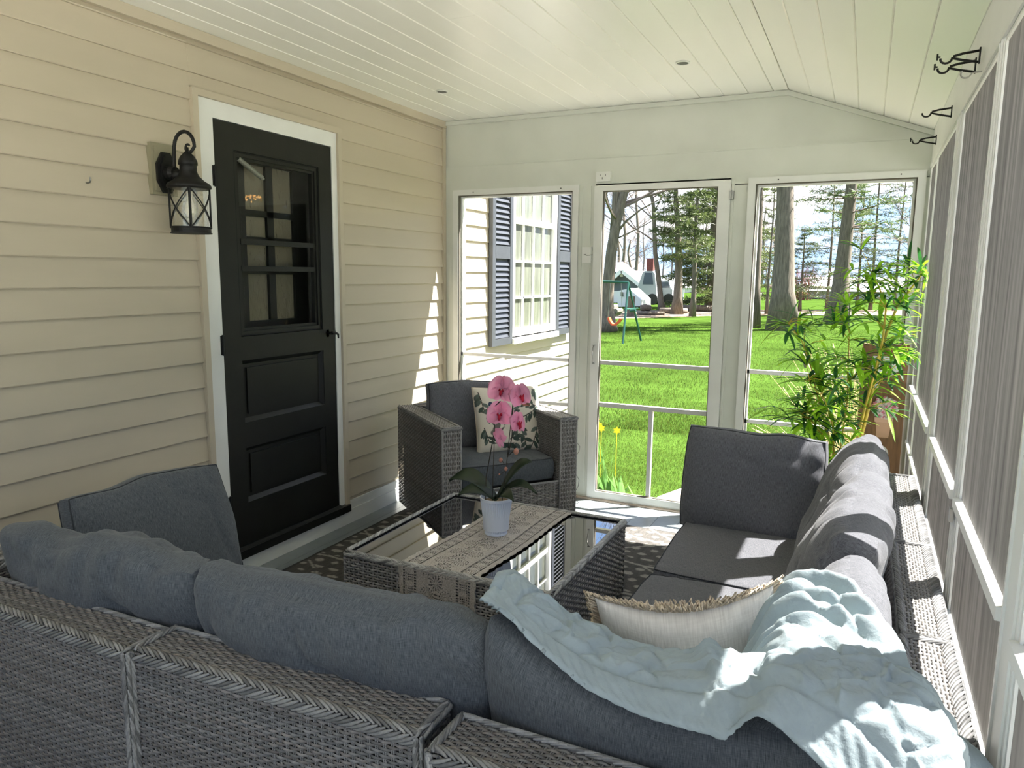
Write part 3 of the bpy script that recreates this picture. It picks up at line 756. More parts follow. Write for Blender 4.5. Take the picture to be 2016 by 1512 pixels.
def rarm(core, wv):
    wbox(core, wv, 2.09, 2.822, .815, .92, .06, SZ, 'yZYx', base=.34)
    braid(wv, (2.09, .815, SZ), (2.82, .815, SZ), (0, 1, 0), (0, 0, -1), base=.36); braid(wv, (2.09, .92, SZ), (2.82, .92, SZ), (0, -1, 0), (0, 0, -1), base=.36)
    braid(wv, (2.09, .815, .06), (2.09, .815, SZ), (1, 0, 0), (0, 1, 0), base=.36)
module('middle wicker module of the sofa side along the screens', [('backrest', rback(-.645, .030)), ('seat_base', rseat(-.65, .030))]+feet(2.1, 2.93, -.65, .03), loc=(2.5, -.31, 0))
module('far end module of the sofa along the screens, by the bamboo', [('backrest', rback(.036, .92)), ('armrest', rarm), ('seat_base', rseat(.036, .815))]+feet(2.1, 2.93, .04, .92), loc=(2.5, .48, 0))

# ------------------------------------------------------------------ cushions
def cushion(name, label, cat, c, ax, az, W_, H_, T_, m, group=None, seed=1, edge=.55, wr=1., squash=.10, bend=None, piping=True, seam=None, nu=64, nv=48, colfn=None, sag=0., knife=False):
    """c: centre; ax: unit width direction; az: unit height direction; front side faces ax x az"""
    ax = Vector(ax).normalized(); az = Vector(az); az = (az-ax*az.dot(ax)).normalized(); ay = az.cross(ax)
    t = thing(name, label, cat, tuple(c), group)
    u = np.linspace(-1, 1, nu); v = np.linspace(-1, 1, nv)
    # denser towards the edges
    u = np.sign(u)*(1-(1-np.abs(u))**1.35); v = np.sign(v)*(1-(1-np.abs(v))**1.35)
    UU, VV = np.meshgrid(u, v, indexing='ij'); U = UU.ravel(); V = VV.ravel()
    def place(U, V, side, lift=0.):
        k = squash
        if knife: px = U*(1-.055*(1-V**2)**1.0*np.abs(U)); pz = V*(1-.07*(1-U**2)*np.abs(V))
        else: px = U*np.sqrt(1-k*V**4*1.0)*(1+.02*(1-V**2)); pz = V*np.sqrt(1-k*U**4*1.0)*(1+.02*(1-U**2))
        crown = np.clip((1-np.abs(U)**3.2)*(1-np.abs(V)**3.2), 0, 1)**.5
        th = T_/2*((edge+(1-edge)*crown) if not knife else (.06+.94*crown**.9))
        X = px*W_/2; Z = pz*H_/2
        P = np.stack([X*7, np.full_like(X, side*3.1+seed), Z*7], 1)
        n1 = fbm(P, seed, 3)+.5*fbm(P*.45+3.1, seed+5, 2)
        # creases running in from the seams
        ex = np.exp(-(1-np.abs(V))*H_/2/.07); ey = np.exp(-(1-np.abs(U))*W_/2/.07)
        cr = ex*np.sin(X*62+3*vnoise(np.stack([X*5, Z*3, X*0+seed], 1), 3)*2.2+seed)+ey*np.sin(Z*58+2.5*vnoise(np.stack([X*3, Z*5, X*0-seed], 1), 5)*2+seed)
        cr = cr*np.clip(vnoise(np.stack([X*9, Z*9, X*0+seed*2], 1), 8)+.35, 0, 1)
        rid = 1-np.abs(vnoise(np.stack([X*8+seed, X*0+side, Z*5], 1), 11)); rid = np.clip(rid-.82, 0, 1)*5
        d = wr*(n1*.009*crown+cr*.0045+(-rid*.006*crown))
        Y = side*(th+d*np.where(crown > .0, 1, 0)+lift)
        X = X+wr*.006*vnoise(np.stack([Z*8, X*0+seed, X*0], 1), 2)*np.abs(U)**6*np.sign(U)
        Z = Z+wr*.007*vnoise(np.stack([X*8, X*0+seed, X*0+4], 1), 2)*np.abs(V)**6*np.sign(V)-sag*(1-U**2)*(V+1)/2
        Q = np.stack([X, Y, Z], 1)
        if bend is not None: Q = bend(Q)
        return np.array(c)+Q[:, :1]*np.array(ax)+Q[:, 1:2]*np.array(ay)+Q[:, 2:3]*np.array(az)
    mb = MB(); colr = None
    A = place(U, V, 1); B = place(U, V, -1)
    ca = colfn(U, V) if colfn else (.5, .5, .5)
    mb.grid(A, nu, nv, ca); mb.grid(B, nu, nv, ca, flip=True)
    ring = [(i, 0) for i in range(nu)]+[(nu-1, j) for j in range(1, nv)]+[(i, nv-1) for i in range(nu-2, -1, -1)]+[(0, j) for j in range(nv-2, 0, -1)]
    ri = np.array([i*nv+j for i, j in ring]); nR = len(ri)
    rows = 5; bv = []
    mid = (A[ri]+B[ri])/2; cc = np.array(c)
    outd = mid-cc; outd -= np.outer(outd@np.array(ay), np.array(ay)); outd /= np.linalg.norm(outd, axis=1)[:, None]
    bulge = (.012 if not knife else .001)
    for r in range(rows):
        q = r/(rows-1); bv.append(A[ri]*(1-q)+B[ri]*q+outd*bulge*math.sin(q*math.pi)*(1))
    bvv = np.stack(bv, 0).reshape(-1, 3)
    F = [(r*nR+k, r*nR+(k+1) % nR, (r+1)*nR+(k+1) % nR, (r+1)*nR+k) for r in range(rows-1) for k in range(nR)]
    mb.add(bvv, F, (.5, .5, .5) if not colfn else (.75, .70, .60))
    per = np.cumsum(np.linalg.norm(np.diff(A[ri], axis=0, prepend=A[ri][:1]), axis=1))
    uva = np.stack([U*W_/2, V*H_/2], 1)
    uvb = np.concatenate([np.stack([per, np.full(nR, .9+r*.02)], 1) for r in range(rows)])
    body = mb.build('cushion_cover', m, t, smooth=True, uv=np.concatenate([uva, uva+.7, uvb]))
    if piping:
        pp = MB()
        for S in (A, B): pp.tube(S[ri]+outd*.001, .0024, 6, closed=True)
        pp.build('piping', seam or MT['seam'], t, smooth=True)
    return t, place, (ri, A, B, U, V, outd)

GR = 'grey back cushions of the sectional sofa'
def lean(deg, toward):
    """height direction tilted from vertical by deg towards a horizontal vector"""
    a = math.radians(deg); t = Vector(toward).normalized(); return Vector((0, 0, 1))*math.cos(a)+t*math.sin(a)
g_, gw = MT['grey'], MT['greyw']
cushion('back_cushion', 'grey back cushion at the left end of the row nearest the camera', 'cushion', (1.000, -1.290, .600), (1, .02, .03), lean(16, (0, -1, 0)), .73, .40, .18, g_, GR, seed=1, wr=2.7, edge=.32, squash=.06, piping=False)
cushion('back_cushion', 'long grey back cushion in the middle of the row nearest the camera', 'cushion', (1.728, -1.278, .606), (1, .02, .012), lean(16, (0, -1, 0)), .725, .41, .182, g_, GR, seed=2, wr=2.8, edge=.32, squash=.06, piping=False)
cushion('back_cushion', 'grey back cushion whose top right is covered by the blue quilt', 'cushion', (2.435, -1.268, .580), (1, 0, 0), lean(13, (0, -1, 0)), .68, .33, .165, g_, GR, seed=3, wr=.9, edge=.3, piping=False, bend=lambda Q: np.stack([Q[:, 0], Q[:, 1], Q[:, 2]+(.085*np.clip(-Q[:, 0]/.30, 0, 1.1)**1.5+.03*np.clip(Q[:, 0]/.3, 0, 1))*np.clip((Q[:, 2]+.165)/.33, 0, 1)], 1))
cushion('back_cushion', 'grey back cushion leaning on the far left arm in front of the siding', 'cushion', (.60, -.862, .580), (.10, 1, -.01), lean(20, (-1, 0, 0)), .53, .40, .16, g_, GR, seed=4, wr=1.3, edge=.42, squash=.05)
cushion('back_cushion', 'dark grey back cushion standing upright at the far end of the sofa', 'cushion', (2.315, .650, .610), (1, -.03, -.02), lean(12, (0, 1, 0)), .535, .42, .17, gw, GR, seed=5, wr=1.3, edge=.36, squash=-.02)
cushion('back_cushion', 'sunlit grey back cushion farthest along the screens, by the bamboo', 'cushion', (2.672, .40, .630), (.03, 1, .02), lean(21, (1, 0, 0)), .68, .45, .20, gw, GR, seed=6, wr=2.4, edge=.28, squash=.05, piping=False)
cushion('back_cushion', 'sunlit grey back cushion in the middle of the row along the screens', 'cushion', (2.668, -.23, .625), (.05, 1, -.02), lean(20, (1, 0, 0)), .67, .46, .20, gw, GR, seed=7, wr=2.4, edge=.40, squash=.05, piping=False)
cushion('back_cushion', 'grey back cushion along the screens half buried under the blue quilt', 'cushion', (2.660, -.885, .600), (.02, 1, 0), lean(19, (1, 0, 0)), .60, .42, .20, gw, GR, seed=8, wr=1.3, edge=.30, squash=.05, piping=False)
GS = 'flat grey seat cushions of the sectional sofa'
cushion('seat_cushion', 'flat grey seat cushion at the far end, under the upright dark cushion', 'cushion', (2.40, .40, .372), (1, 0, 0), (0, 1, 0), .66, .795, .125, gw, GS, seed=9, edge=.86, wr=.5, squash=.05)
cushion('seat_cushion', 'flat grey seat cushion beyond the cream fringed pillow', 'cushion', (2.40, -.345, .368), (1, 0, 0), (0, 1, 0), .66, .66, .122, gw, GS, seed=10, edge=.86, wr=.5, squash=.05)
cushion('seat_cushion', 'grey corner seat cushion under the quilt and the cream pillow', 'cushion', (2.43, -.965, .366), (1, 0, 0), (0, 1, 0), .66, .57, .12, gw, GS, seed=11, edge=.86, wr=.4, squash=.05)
cushion('seat_cushion', 'grey seat cushion in front of the middle near backrest', 'cushion', (1.675, -.93, .366), (1, 0, 0), (0, 1, 0), .70, .52, .12, g_, GS, seed=12, edge=.86, wr=.4, squash=.05, nu=32, nv=24)
cushion('seat_cushion', 'grey seat cushion at the left end of the sofa', 'cushion', (.93, -.93, .366), (1, 0, 0), (0, 1, 0), .72, .52, .12, g_, GS, seed=13, edge=.86, wr=.4, squash=.05, nu=32, nv=24)

# cream lumbar pillow with fringe
ct, pl, (ri, A, B, Uc, Vc, outd) = cushion('fringed_pillow', 'cream lumbar pillow with shaggy fringe on the corner of the sofa', 'pillow', (2.402, -.945, .650), (.95, .24, .17), lean(17, (0, -1, 0)), .365, .34, .12, MT['cream'], seed=21, wr=1.0, knife=True, piping=False, sag=.045)
fr = MB(); mid = (A[ri]+B[ri])/2; nR = len(ri)
seg = np.linalg.norm(np.roll(mid, -1, 0)-mid, axis=1)
for k in range(nR):
    nloop = max(1, int(seg[k]/.0012))
    for q in range(nloop):
        p = mid[k]+(mid[(k+1) % nR]-mid[k])*(q/nloop); o = outd[k]; tg = (mid[(k+1) % nR]-mid[k])/(seg[k]+1e-9)
        n_ = np.cross(o, tg); r1, r2, r3 = nrg.uniform(-1, 1, 3)
        L_ = nrg.uniform(.016, .030)
        P = [p-o*.004, p+o*L_*.5+n_*.008*r1+tg*.006*r2, p+o*L_+n_*.013*r1+tg*.012*r2, p+o*L_*.8+n_*(.013*r1+.006)+tg*(.012*r2+.006*r3)]
        fr.tube(P, [.0016, .0020, .0021, .0015], 4, (.5, .5, .5), cap=False)
fr.build('fringe', MT['fringe'], ct, smooth=True)

# ------------------------------------------------------------------ quilt draped over the corner
def ss(a, b, t):
    t = np.clip((t-a)/(b-a), 0, 1); return t*t*(3-2*t)
def Hq(x, y):
    Zc = np.interp(x, [2.05, 2.12, 2.2, 2.3, 2.4, 2.5, 2.6, 2.8], [.868, .855, .808, .775, .768, .785, .812, .838])
    near = .45+(Zc-.45)*ss(-1.04, -1.21, y)
    near = np.where(y < -1.345, Zc-(Zc-.665)*ss(-1.345, -1.45, y), near)
    right = .45+.395*ss(2.46, 2.62, x)
    right = np.where(x > 2.745, .845-.18*ss(2.745, 2.86, x), right)
    right = np.where(y < -1.36, np.minimum(right, .845-.18*ss(-1.36, -1.5, y)), right)
    near2 = np.where(x > 2.80, near-(near-.665)*ss(2.80, 2.93, x), near)
    return np.maximum(near2, right)
poly = np.array([(2.085, -1.34), (2.12, -1.351), (2.15, -1.352), (2.212, -1.360), (2.305, -1.374), (2.443, -1.386), (2.526, -1.390), (2.60, -1.402), (2.70, -1.43), (2.81, -1.475), (2.937, -1.47), (2.937, -1.17), (2.90, -1.12), (2.86, -1.13), (2.815, -1.17), (2.767, -1.086), (2.723, -.95), (2.68, -.915), (2.63, -.90), (2.58, -.83), (2.53, -.79), (2.495, -.86), (2.475, -1.0), (2.45, -1.10), (2.36, -1.12), (2.25, -1.13), (2.16, -1.14), (2.105, -1.17), (2.078, -1.24)])
def inpoly(x, y):
    c = np.zeros(len(x), bool); j = len(poly)-1
    for i in range(len(poly)):
        xi, yi = poly[i]; xj, yj = poly[j]
        k = ((yi > y) != (yj > y)) & (x < (xj-xi)*(y-yi)/(yj-yi+1e-12)+xi); c ^= k; j = i
    return c
def polydist(x, y):
    best = np.full(len(x), 9.); bx = x.copy(); by = y.copy(); j = len(poly)-1
    for i in range(len(poly)):
        a = poly[j]; b = poly[i]; d = b-a; t = np.clip(((x-a[0])*d[0]+(y-a[1])*d[1])/(d@d), 0, 1)
        px = a[0]+t*d[0]; py = a[1]+t*d[1]; ds = np.hypot(x-px, y-py); k = ds < best
        best = np.where(k, ds, best); bx = np.where(k, px, bx); by = np.where(k, py, by); j = i
    return best, bx, by
hs = .0031
gx = np.arange(2.06, 2.95, hs); gy = np.arange(-1.51, -.70, hs); GX, GY = np.meshgrid(gx, gy, indexing='ij'); X = GX.ravel(); Y = GY.ravel()
ins = inpoly(X, Y); dist, bx, by = polydist(X, Y)
keep = ins | (dist < hs*1.45)
X = np.where(ins, X, bx); Y = np.where(ins, Y, by); dist = np.where(ins, dist, 0)
Z = Hq(X, Y)
for _ in range(3):
    Zg = Z.reshape(GX.shape); Zp = np.pad(Zg, 3, mode='edge')
    Z = sum(Zp[3+a:3+a+Zg.shape[0], 3+b:3+b+Zg.shape[1]] for a in (-3, 0, 3) for b in (-3, 0, 3)).ravel()/9
Zg = Z.reshape(GX.shape)
gzx = np.gradient(Zg, hs, axis=0).ravel(); gzy = np.gradient(Zg, hs, axis=1).ravel()
NN = np.stack([-gzx, -gzy, np.ones_like(gzx)], 1); NN /= np.linalg.norm(NN, axis=1)[:, None]
TY = Y-np.where(Y < -1.28, .86-Z, 0)+np.where(Y > -1.22, .86-Z, 0)*ss(2.6, 2.4, X)    # distance along the cloth
TX_ = X+np.where(X > 2.7, .86-Z, 0)
P3 = np.stack([TX_, TY, X*0], 1)
warp = .022*fbm(P3*5, 3, 2)
hem = np.exp(-((dist-.008)/.008)**2)*.006+ss(.052, .047, dist)*.004-np.exp(-((dist-.052)/.004)**2)*.004
inner = ss(.045, .075, dist)
a1 = (TX_*1.0+TY*.75+warp)/.098; a2 = (TX_*.85-TY*1.1+warp*.7)/.108
q1 = np.abs(a1-np.round(a1)); q2 = np.abs(a2-np.round(a2))
quilt = (np.minimum(q1, .20)/.20)**.4*(np.minimum(q2, .20)/.20)**.4
wv3 = np.stack([warp*40, warp*25, X*0], 1)
wrk = fbm(P3*np.array([46, 46, 1])+wv3, 9, 3)
pk = np.abs(fbm(P3*np.array([60, 34, 1])+wv3, 19, 2))
rdg = 1-np.abs(fbm(P3*np.array([13, 19, 1])+wv3*.8, 14, 2))
cx, cy = 2.60, -1.33; rr = np.hypot((X-cx)*1.25, Y-cy)+.020*fbm(P3*9, 21, 2)
fold = np.sin(rr/.064*2*math.pi); fold = np.sign(fold)*np.abs(fold)**.6
fm = ss(-1.18, -1.08, Y)*ss(2.45, 2.53, X)*ss(0, .03, dist)
big = np.exp(-((X-2.52+.35*(Y+1.3))/.022)**2)*ss(-1.42, -1.3, Y)*ss(-1.12, -1.2, Y)
roll = np.exp(-((dist-.02)/.020)**2)*.020*ss(2.58, 2.70, X)*ss(-1.25, -1.12, Y)
disp = .008+hem+inner*(quilt*.0095+wrk*.0030-pk*.0045*(.4+.6*(1-quilt))+np.clip(rdg-.76, 0, 1)*.034)+fm*fold*.017+big*.018+roll
disp = disp+(1-inner)*.0012*np.sin(a1*30)
X = X+NN[:, 0]*disp; Y = Y+NN[:, 1]*disp; Z = Z+NN[:, 2]*disp
idx = -np.ones(len(X), int); idx[keep] = np.arange(keep.sum())
nx_, ny_ = GX.shape
i, j = np.meshgrid(np.arange(nx_-1), np.arange(ny_-1), indexing='ij'); a = (i*ny_+j).ravel()
F = np.stack([a, a+ny_, a+ny_+1, a+1], 1); ok = keep[F].all(1); F = idx[F[ok]]
Vq = np.stack([X, Y, Z], 1)[keep]
q = MB(); q.add(Vq, F)
qo = q.build('quilt', MT['blanket'], smooth=True)
sm = qo.modifiers.new('thick', 'SOLIDIFY'); sm.thickness = .007; sm.offset = -1
tag(qo, 'rumpled pale blue quilted throw draped over the corner of the sofa', 'blanket')
# loose corner of the quilt hanging over the first cushion's front
q = MB(); q.tube([(2.09, -1.29, .872), (2.075, -1.23, .868), (2.07, -1.17, .85), (2.08, -1.12, .82)], [.012, .016, .014, .006], 8)
q.build('quilt_corner', MT['blanket'], qo, smooth=True)

# ------------------------------------------------------------------ coffee table
TX0, TX1, TY0, TY1, TZ = .862, 1.767, -.215, .670, .355
tt = thing('coffee_table', 'square grey wicker coffee table with a dark glass top', 'table', ((TX0+TX1)/2, (TY0+TY1)/2, 0))
core, wv = MB(), MB()
for (a, b, c_, d_, f) in ((TX0, TX1, TY0, TY0+.03, 'y'), (TX0, TX1, TY1-.03, TY1, 'Y'), (TX0, TX0+.03, TY0, TY1, 'x'), (TX1-.03, TX1, TY0, TY1, 'X')):
    e = .005; core.box(a+e, b-e, c_+e, d_-e, .03, TZ-e, (.03, .03, .03))
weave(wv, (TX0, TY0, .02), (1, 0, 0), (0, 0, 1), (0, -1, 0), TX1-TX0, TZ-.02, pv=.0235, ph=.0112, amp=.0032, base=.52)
weave(wv, (TX0, TY1, .02), (1, 0, 0), (0, 0, 1), (0, 1, 0), TX1-TX0, TZ-.02, pv=.0235, ph=.0112, amp=.0032, base=.52)
weave(wv, (TX0, TY0, .02), (0, 1, 0), (0, 0, 1), (-1, 0, 0), TY1-TY0, TZ-.02, pv=.0235, ph=.0112, amp=.0032, base=.52)
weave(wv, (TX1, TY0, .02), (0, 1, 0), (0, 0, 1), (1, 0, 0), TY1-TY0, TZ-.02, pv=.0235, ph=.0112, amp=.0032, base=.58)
for A_, B_, D_ in (((TX0, TY0), (TX1, TY0), (0, 1, 0)), ((TX0, TY1), (TX1, TY1), (0, -1, 0)), ((TX0, TY0), (TX0, TY1), (1, 0, 0)), ((TX1, TY0), (TX1, TY1), (-1, 0, 0))):
    braid(wv, (*A_, TZ), (*B_, TZ), D_, (0, 0, -1), step=.013, ln=.055, off=.015, r=.0042, base=.62)
for (x, y) in ((TX0, TY0), (TX1, TY0), (TX0, TY1), (TX1, TY1)):
    wv.tube([(x, y, .01), (x, y, TZ)], .0045, 6, (.2, .2, .2))
c_ = core.build('table_frame', MT['dark'], tt); wv.build('wicker_skin', MT['wicker'], c_, smooth=True)
q = MB(); q.box(TX0+.016, TX1-.016, TY0+.016, TY1-.016, TZ-.010, TZ-.003); q.build('glass_top', MT['mirror'], tt)
for x in (TX0+.04, TX1-.04):
    for y in (TY0+.04, TY1-.04):
        q = MB(); q.box(x-.02, x+.02, y-.02, y+.02, 0, .035); q.build('foot', MT['dark'], tt)

# crochet runner with real holes
RW = .35; path = [(-.225, .10), (-.226, .352), (-.219, .362), (-.205, .3605), (.672, .3605), (.682, .352), (.683, .27)]
pl_ = np.array(path); sl = np.concatenate([[0], np.cumsum(np.linalg.norm(np.diff(pl_, axis=0), axis=1))]); LT = sl[-1]
cs_ = .0022; nu_ = int(LT/cs_); nv_ = int(RW/cs_)
S, Tt = np.meshgrid((np.arange(nu_+1))*LT/nu_, (np.arange(nv_+1)/nv_-.5)*RW, indexing='ij')
def lace_hole(s, t):
    """s along, t across (metres): True where there is a hole"""
    at_ = np.abs(t); hole = np.zeros(s.shape, bool)
    # scalloped edge
    sc = .006*np.abs(np.sin(s/.052*math.pi)); hole |= at_ > RW/2-.008+sc
    # square mesh bands
    for t0, t1 in ((.085, .097), (.137, .149)):
        b = (at_ > t0) & (at_ < t1); hole |= b & ((s % .0115) > .0033) & (((at_-t0) % .012) > .0028)
    b = (at_ > .099) & (at_ < .135); hole |= b & ((s % .0095) > .0035) & (((at_-.099) % .009) > .004) & (np.sin(s/.05*2*math.pi)*np.cos((at_-.117)/.018*math.pi/2) > -.2)
    # rosettes down the middle
    p = .105
    for off, tc, R_ in ((0, .0, .036), (.5, .043, .032), (.5, -.043, .032)):
        ss_ = (s/p+off); ds = (ss_-np.round(ss_))*p; dt = t-tc; r = np.hypot(ds, dt); th_ = np.arctan2(dt, ds)
        if tc == 0:
            hole |= (r > .007) & (r < .029) & (np.cos(th_*12) > -.05+.5*(1-r/.03))
            hole |= (r > .031) & (r < .036) & (np.cos(th_*8+math.pi) > .72)
        else:
            hole |= (r > .006) & (r < .010) & (np.cos(th_*8) > 0) | (r > .0145) & (r < .0195) & (np.cos(th_*12) > -.2) | (r > .0235) & (r < .0295) & (np.cos(th_*14) > -.1)
    hole |= (at_ < .012) & (np.abs((s/p+.5)-np.round(s/p+.5))*p < .010) & (np.abs((s/p+.5)-np.round(s/p+.5))*p > .004)
    return hole
sc_ = (S[:-1, :-1]+S[1:, 1:])/2; tc_ = (Tt[:-1, :-1]+Tt[1:, 1:])/2
hole = lace_hole(sc_, tc_)
Sf = S.ravel(); Tf = Tt.ravel(); Yp = np.interp(Sf, sl, pl_[:, 0]); Zp = np.interp(Sf, sl, pl_[:, 1])
hang = np.clip((.35-Zp)/.25, 0, 1)
wob = .012*hang*np.sin(Tf*42)+.004*hang*np.sin(Tf*90+1)
Xp = 1.325+.020*(Yp-.2)/.45*1.0+Tf*(1-.02*hang)+.006*np.sin(Yp*9)+.0
Zp = Zp+.0012*fbm(np.stack([Xp*30, Yp*30, Xp*0], 1), 31, 2)*(1-hang)
q = MB(); i, j = np.nonzero(~hole); a = i*(nv_+1)+j
F = np.stack([a, a+nv_+1, a+nv_+2, a+1], 1)
q.add(np.stack([Xp, Yp-wob*np.where(Yp < 0, 1, -1)-.002*hang, Zp], 1), F)
ro = q.build('table_runner', MT['lace']); sm = ro.modifiers.new('thick', 'SOLIDIFY'); sm.thickness = .0016; sm.offset = 1
tag(ro, 'beige crochet table runner hanging over the near edge of the coffee table', 'table runner')

# ------------------------------------------------------------------ orchid
PX, PY, PZ = 1.318, .245, .3625
op = thing('potted_orchid', 'pink orchid in a ribbed white pot on the crochet runner', 'plant', (PX, PY, PZ))
q = MB(); nn = 168; rows_ = [(.046, 0), (.050, .0), (.050, .006), (.0495, .010), (.069, .150), (.0695, .152), (.0705, .163), (.066, .163), (.063, .150), (.055, .02), (0, .02)]
V = []
for ri_, (r, z) in enumerate(rows_):
    for k in range(nn):
        a = k*2*math.pi/nn; f = 1.0
        if ri_ in (3, 4): f = 1-.040*(1+math.cos(k*2*math.pi/4))
        V.append((PX+r*f*math.cos(a), PY+r*f*math.sin(a), PZ+z))
q.add(V, [(i*nn+k, i*nn+(k+1) % nn, (i+1)*nn+(k+1) % nn, (i+1)*nn+k) for i in range(len(rows_)-1) for k in range(nn)])
q.build('flower_pot', MT['pot'], op)
q = MB(); q.lathe([(0, PZ+.14), (.062, PZ+.14)], (PX, PY, 0), 24); q.build('soil', MT['dirt'], op)
def strap_leaf(tipx, tipz, dy, wmax, arch, base=(0, 0)):
    a = np.array((PX+base[0], PY+base[1], PZ+.145)); b = np.array((PX+tipx, PY+dy, PZ+tipz)); n = 16; t = np.linspace(0, 1, n)
    P = a+(b-a)*t[:, None]; P[:, 2] += arch*np.sin(t*math.pi)**1.0
    side = np.cross(b-a, (0, 0, 1)); side /= np.linalg.norm(side); side = side*.72+np.array((0, 0, .69))*(1 if side[1] > 0 else -1); wdt = wmax*np.sin(np.clip(t*.86+.10, 0, 1)*math.pi)**.6*(1-t**6)
    q = MB(); L_ = P+side*wdt[:, None]+np.array((0, 0, .010)); R_ = P-side*wdt[:, None]+np.array((0, 0, .010))
    V = np.stack([L_, P, R_], 1).reshape(-1, 3); q.grid(V, n, 3)
    o = q.build('leaf', MT['oleaf'], op, smooth=True); s2 = o.modifiers.new('t', 'SOLIDIFY'); s2.thickness = .002
strap_leaf(-.205, .215, -.05, .036, .06); strap_leaf(-.13, .175, -.10, .028, .035); strap_leaf(.150, .325, .03, .036, .045)
strap_leaf(.20, .205, -.02, .020, .055); strap_leaf(.13, .185, -.10, .026, .03)
def W3(px, py, y=.235): return at(px, py, y)
def pth(pts, y=.235, r=.0022):
    P = [W3(a, b, y+(c if len(t_) > 2 else 0)) for t_ in pts for a, b, c in [tuple(t_)+(0,)*(3-len(t_))]]
    P = np.array([tuple(p) for p in P]); t = np.linspace(0, 1, len(P)); tt_ = np.linspace(0, 1, len(P)*5)
    return np.stack([np.interp(tt_, t, P[:, k]) for k in range(3)], 1), r
def stem(nm, pts, r, m='ostem'):
    q = MB(); P, _ = pth(pts); q.tube(P, r, 6); return q.build(nm, MT[m], op, smooth=True)
stem('stake', [(987, 1002), (1000, 890), (1010, 790)], .0019)
stem('stake', [(969, 990), (972, 900), (974, 830)], .0019)
stem('flower_stem', [(956, 985), (957, 940), (966, 890), (973, 850), (974, 800), (985, 790)], .0024)
stem('flower_stem', [(1001, 895), (1008, 860), (1010, 790), (1007, 770), (1000, 765)], .0023)
stem('flower_stem', [(999, 900), (1008, 890), (1018, 888)], .0018)
def flower(px, py, dy, rad, face, roll_=0., name='blossom'):
    c = np.array(tuple(W3(px, py, .235+dy))); f = np.array(face, float); f /= np.linalg.norm(f)
    up = np.array((0, 0, 1.))-f*f[2]; up /= np.linalg.norm(up); rt = np.cross(up, f)
    ca, sa = math.cos(roll_), math.sin(roll_); up, rt = up*ca+rt*sa, rt*ca-up*sa
    def petal_(ang, L_, Wd, cup, zoff, pink=(.88, .36, .56)):
        n, m_ = 9, 7; V = []; C = []
        d = up*math.cos(ang)+rt*math.sin(ang); s_ = -up*math.sin(ang)+rt*math.cos(ang)
        for i in range(n):
            t = i/(n-1); wd = Wd*math.sin(min(1, t*.92+.08)*math.pi)**.55*(1 if t < .98 else .3)
            for j in range(m_):
                w_ = (j/(m_-1)-.5)*2
                V.append(c+d*L_*t*(1-.10*w_*w_*t)+s_*wd*w_+f*(zoff+cup*(w_*w_*.6-t*t*.8)*rad+.002*math.sin(t*9+w_*5)))
                k = 1-.30*math.exp(-(t/.20)**2); C.append((min(1, pink[0]*k+.05), min(1, pink[1]*k*(1+.25*t)), min(1, pink[2]*k*(1+.12*t))))
        return V, C, n, m_
    fl_ = bpy.data.objects
    q = MB()
    for ang, L_, Wd, z_ in ((0, rad, rad*.52, -.001), (2.25, rad*.95, rad*.44, -.002), (-2.25, rad*.95, rad*.44, -.002)):
        V, C, n, m_ = petal_(ang, L_, Wd, .15, z_); q.grid(V, n, m_, np.array(C))
    for ang in (1.25, -1.25):
        V, C, n, m_ = petal_(ang, rad*1.05, rad*.84, .18, .002); q.grid(V, n, m_, np.array(C))
    o = q.build(name, MT['petal'], op, smooth=True)
    q = MB(); red = (.62, .02, .06)
    for s1 in (-1, 1):
        P = [c+f*.004, c+f*.012+rt*s1*.008-up*.002, c+f*.018+rt*s1*.006+up*.006]; q.tube(P, [.004, .0045, .002], 7, red)
    P = [c+f*.003, c+f*.014-up*.008, c+f*.016-up*.018, c+f*.010-up*.026]; q.tube(P, [.005, .007, .006, .002], 8, red)
    P = [c+f*.002+up*.003, c+f*.012+up*.001]; q.tube(P, [.004, .003], 7, (.95, .75, .80))
    q.build('lip', MT['petal'], o, smooth=True)
tc = np.array(CAM)-np.array((1.35, .235, .9)); tc /= np.linalg.norm(tc)
flower(988, 768, -.03, .064, tc+np.array((-.25, 0, -.05)), .1)
flower(1024, 780, .0, .055, tc+np.array((.75, .2, .0)), -.15)
flower(984, 816, .0, .060, tc+np.array((-.15, 0, .0)), .05)
flower(1019, 833, .01, .050, tc+np.array((1.1, .5, .1)), .2)
flower(985, 862, .02, .046, tc+np.array((-1.2, .9, -.5)), .5)
q = MB()
for (px, py, s_) in ((1016, 889, .013), (986, 906, .0095), (996, 923, .0085), (983, 934, .004)):
    c = W3(px, py); q.lathe([(0, -s_*1.2), (s_*.6, -s_*.8), (s_*.95, 0), (s_*.7, s_*.7), (0, s_*1.25)], tuple(c), 10)
    q.build('bud', MT['bud'], op, smooth=True); q = MB()
stem('bud_stem', [(1000, 912), (993, 915), (988, 905)], .0014); stem('bud_stem', [(997, 925), (990, 930), (984, 936)], .0014)

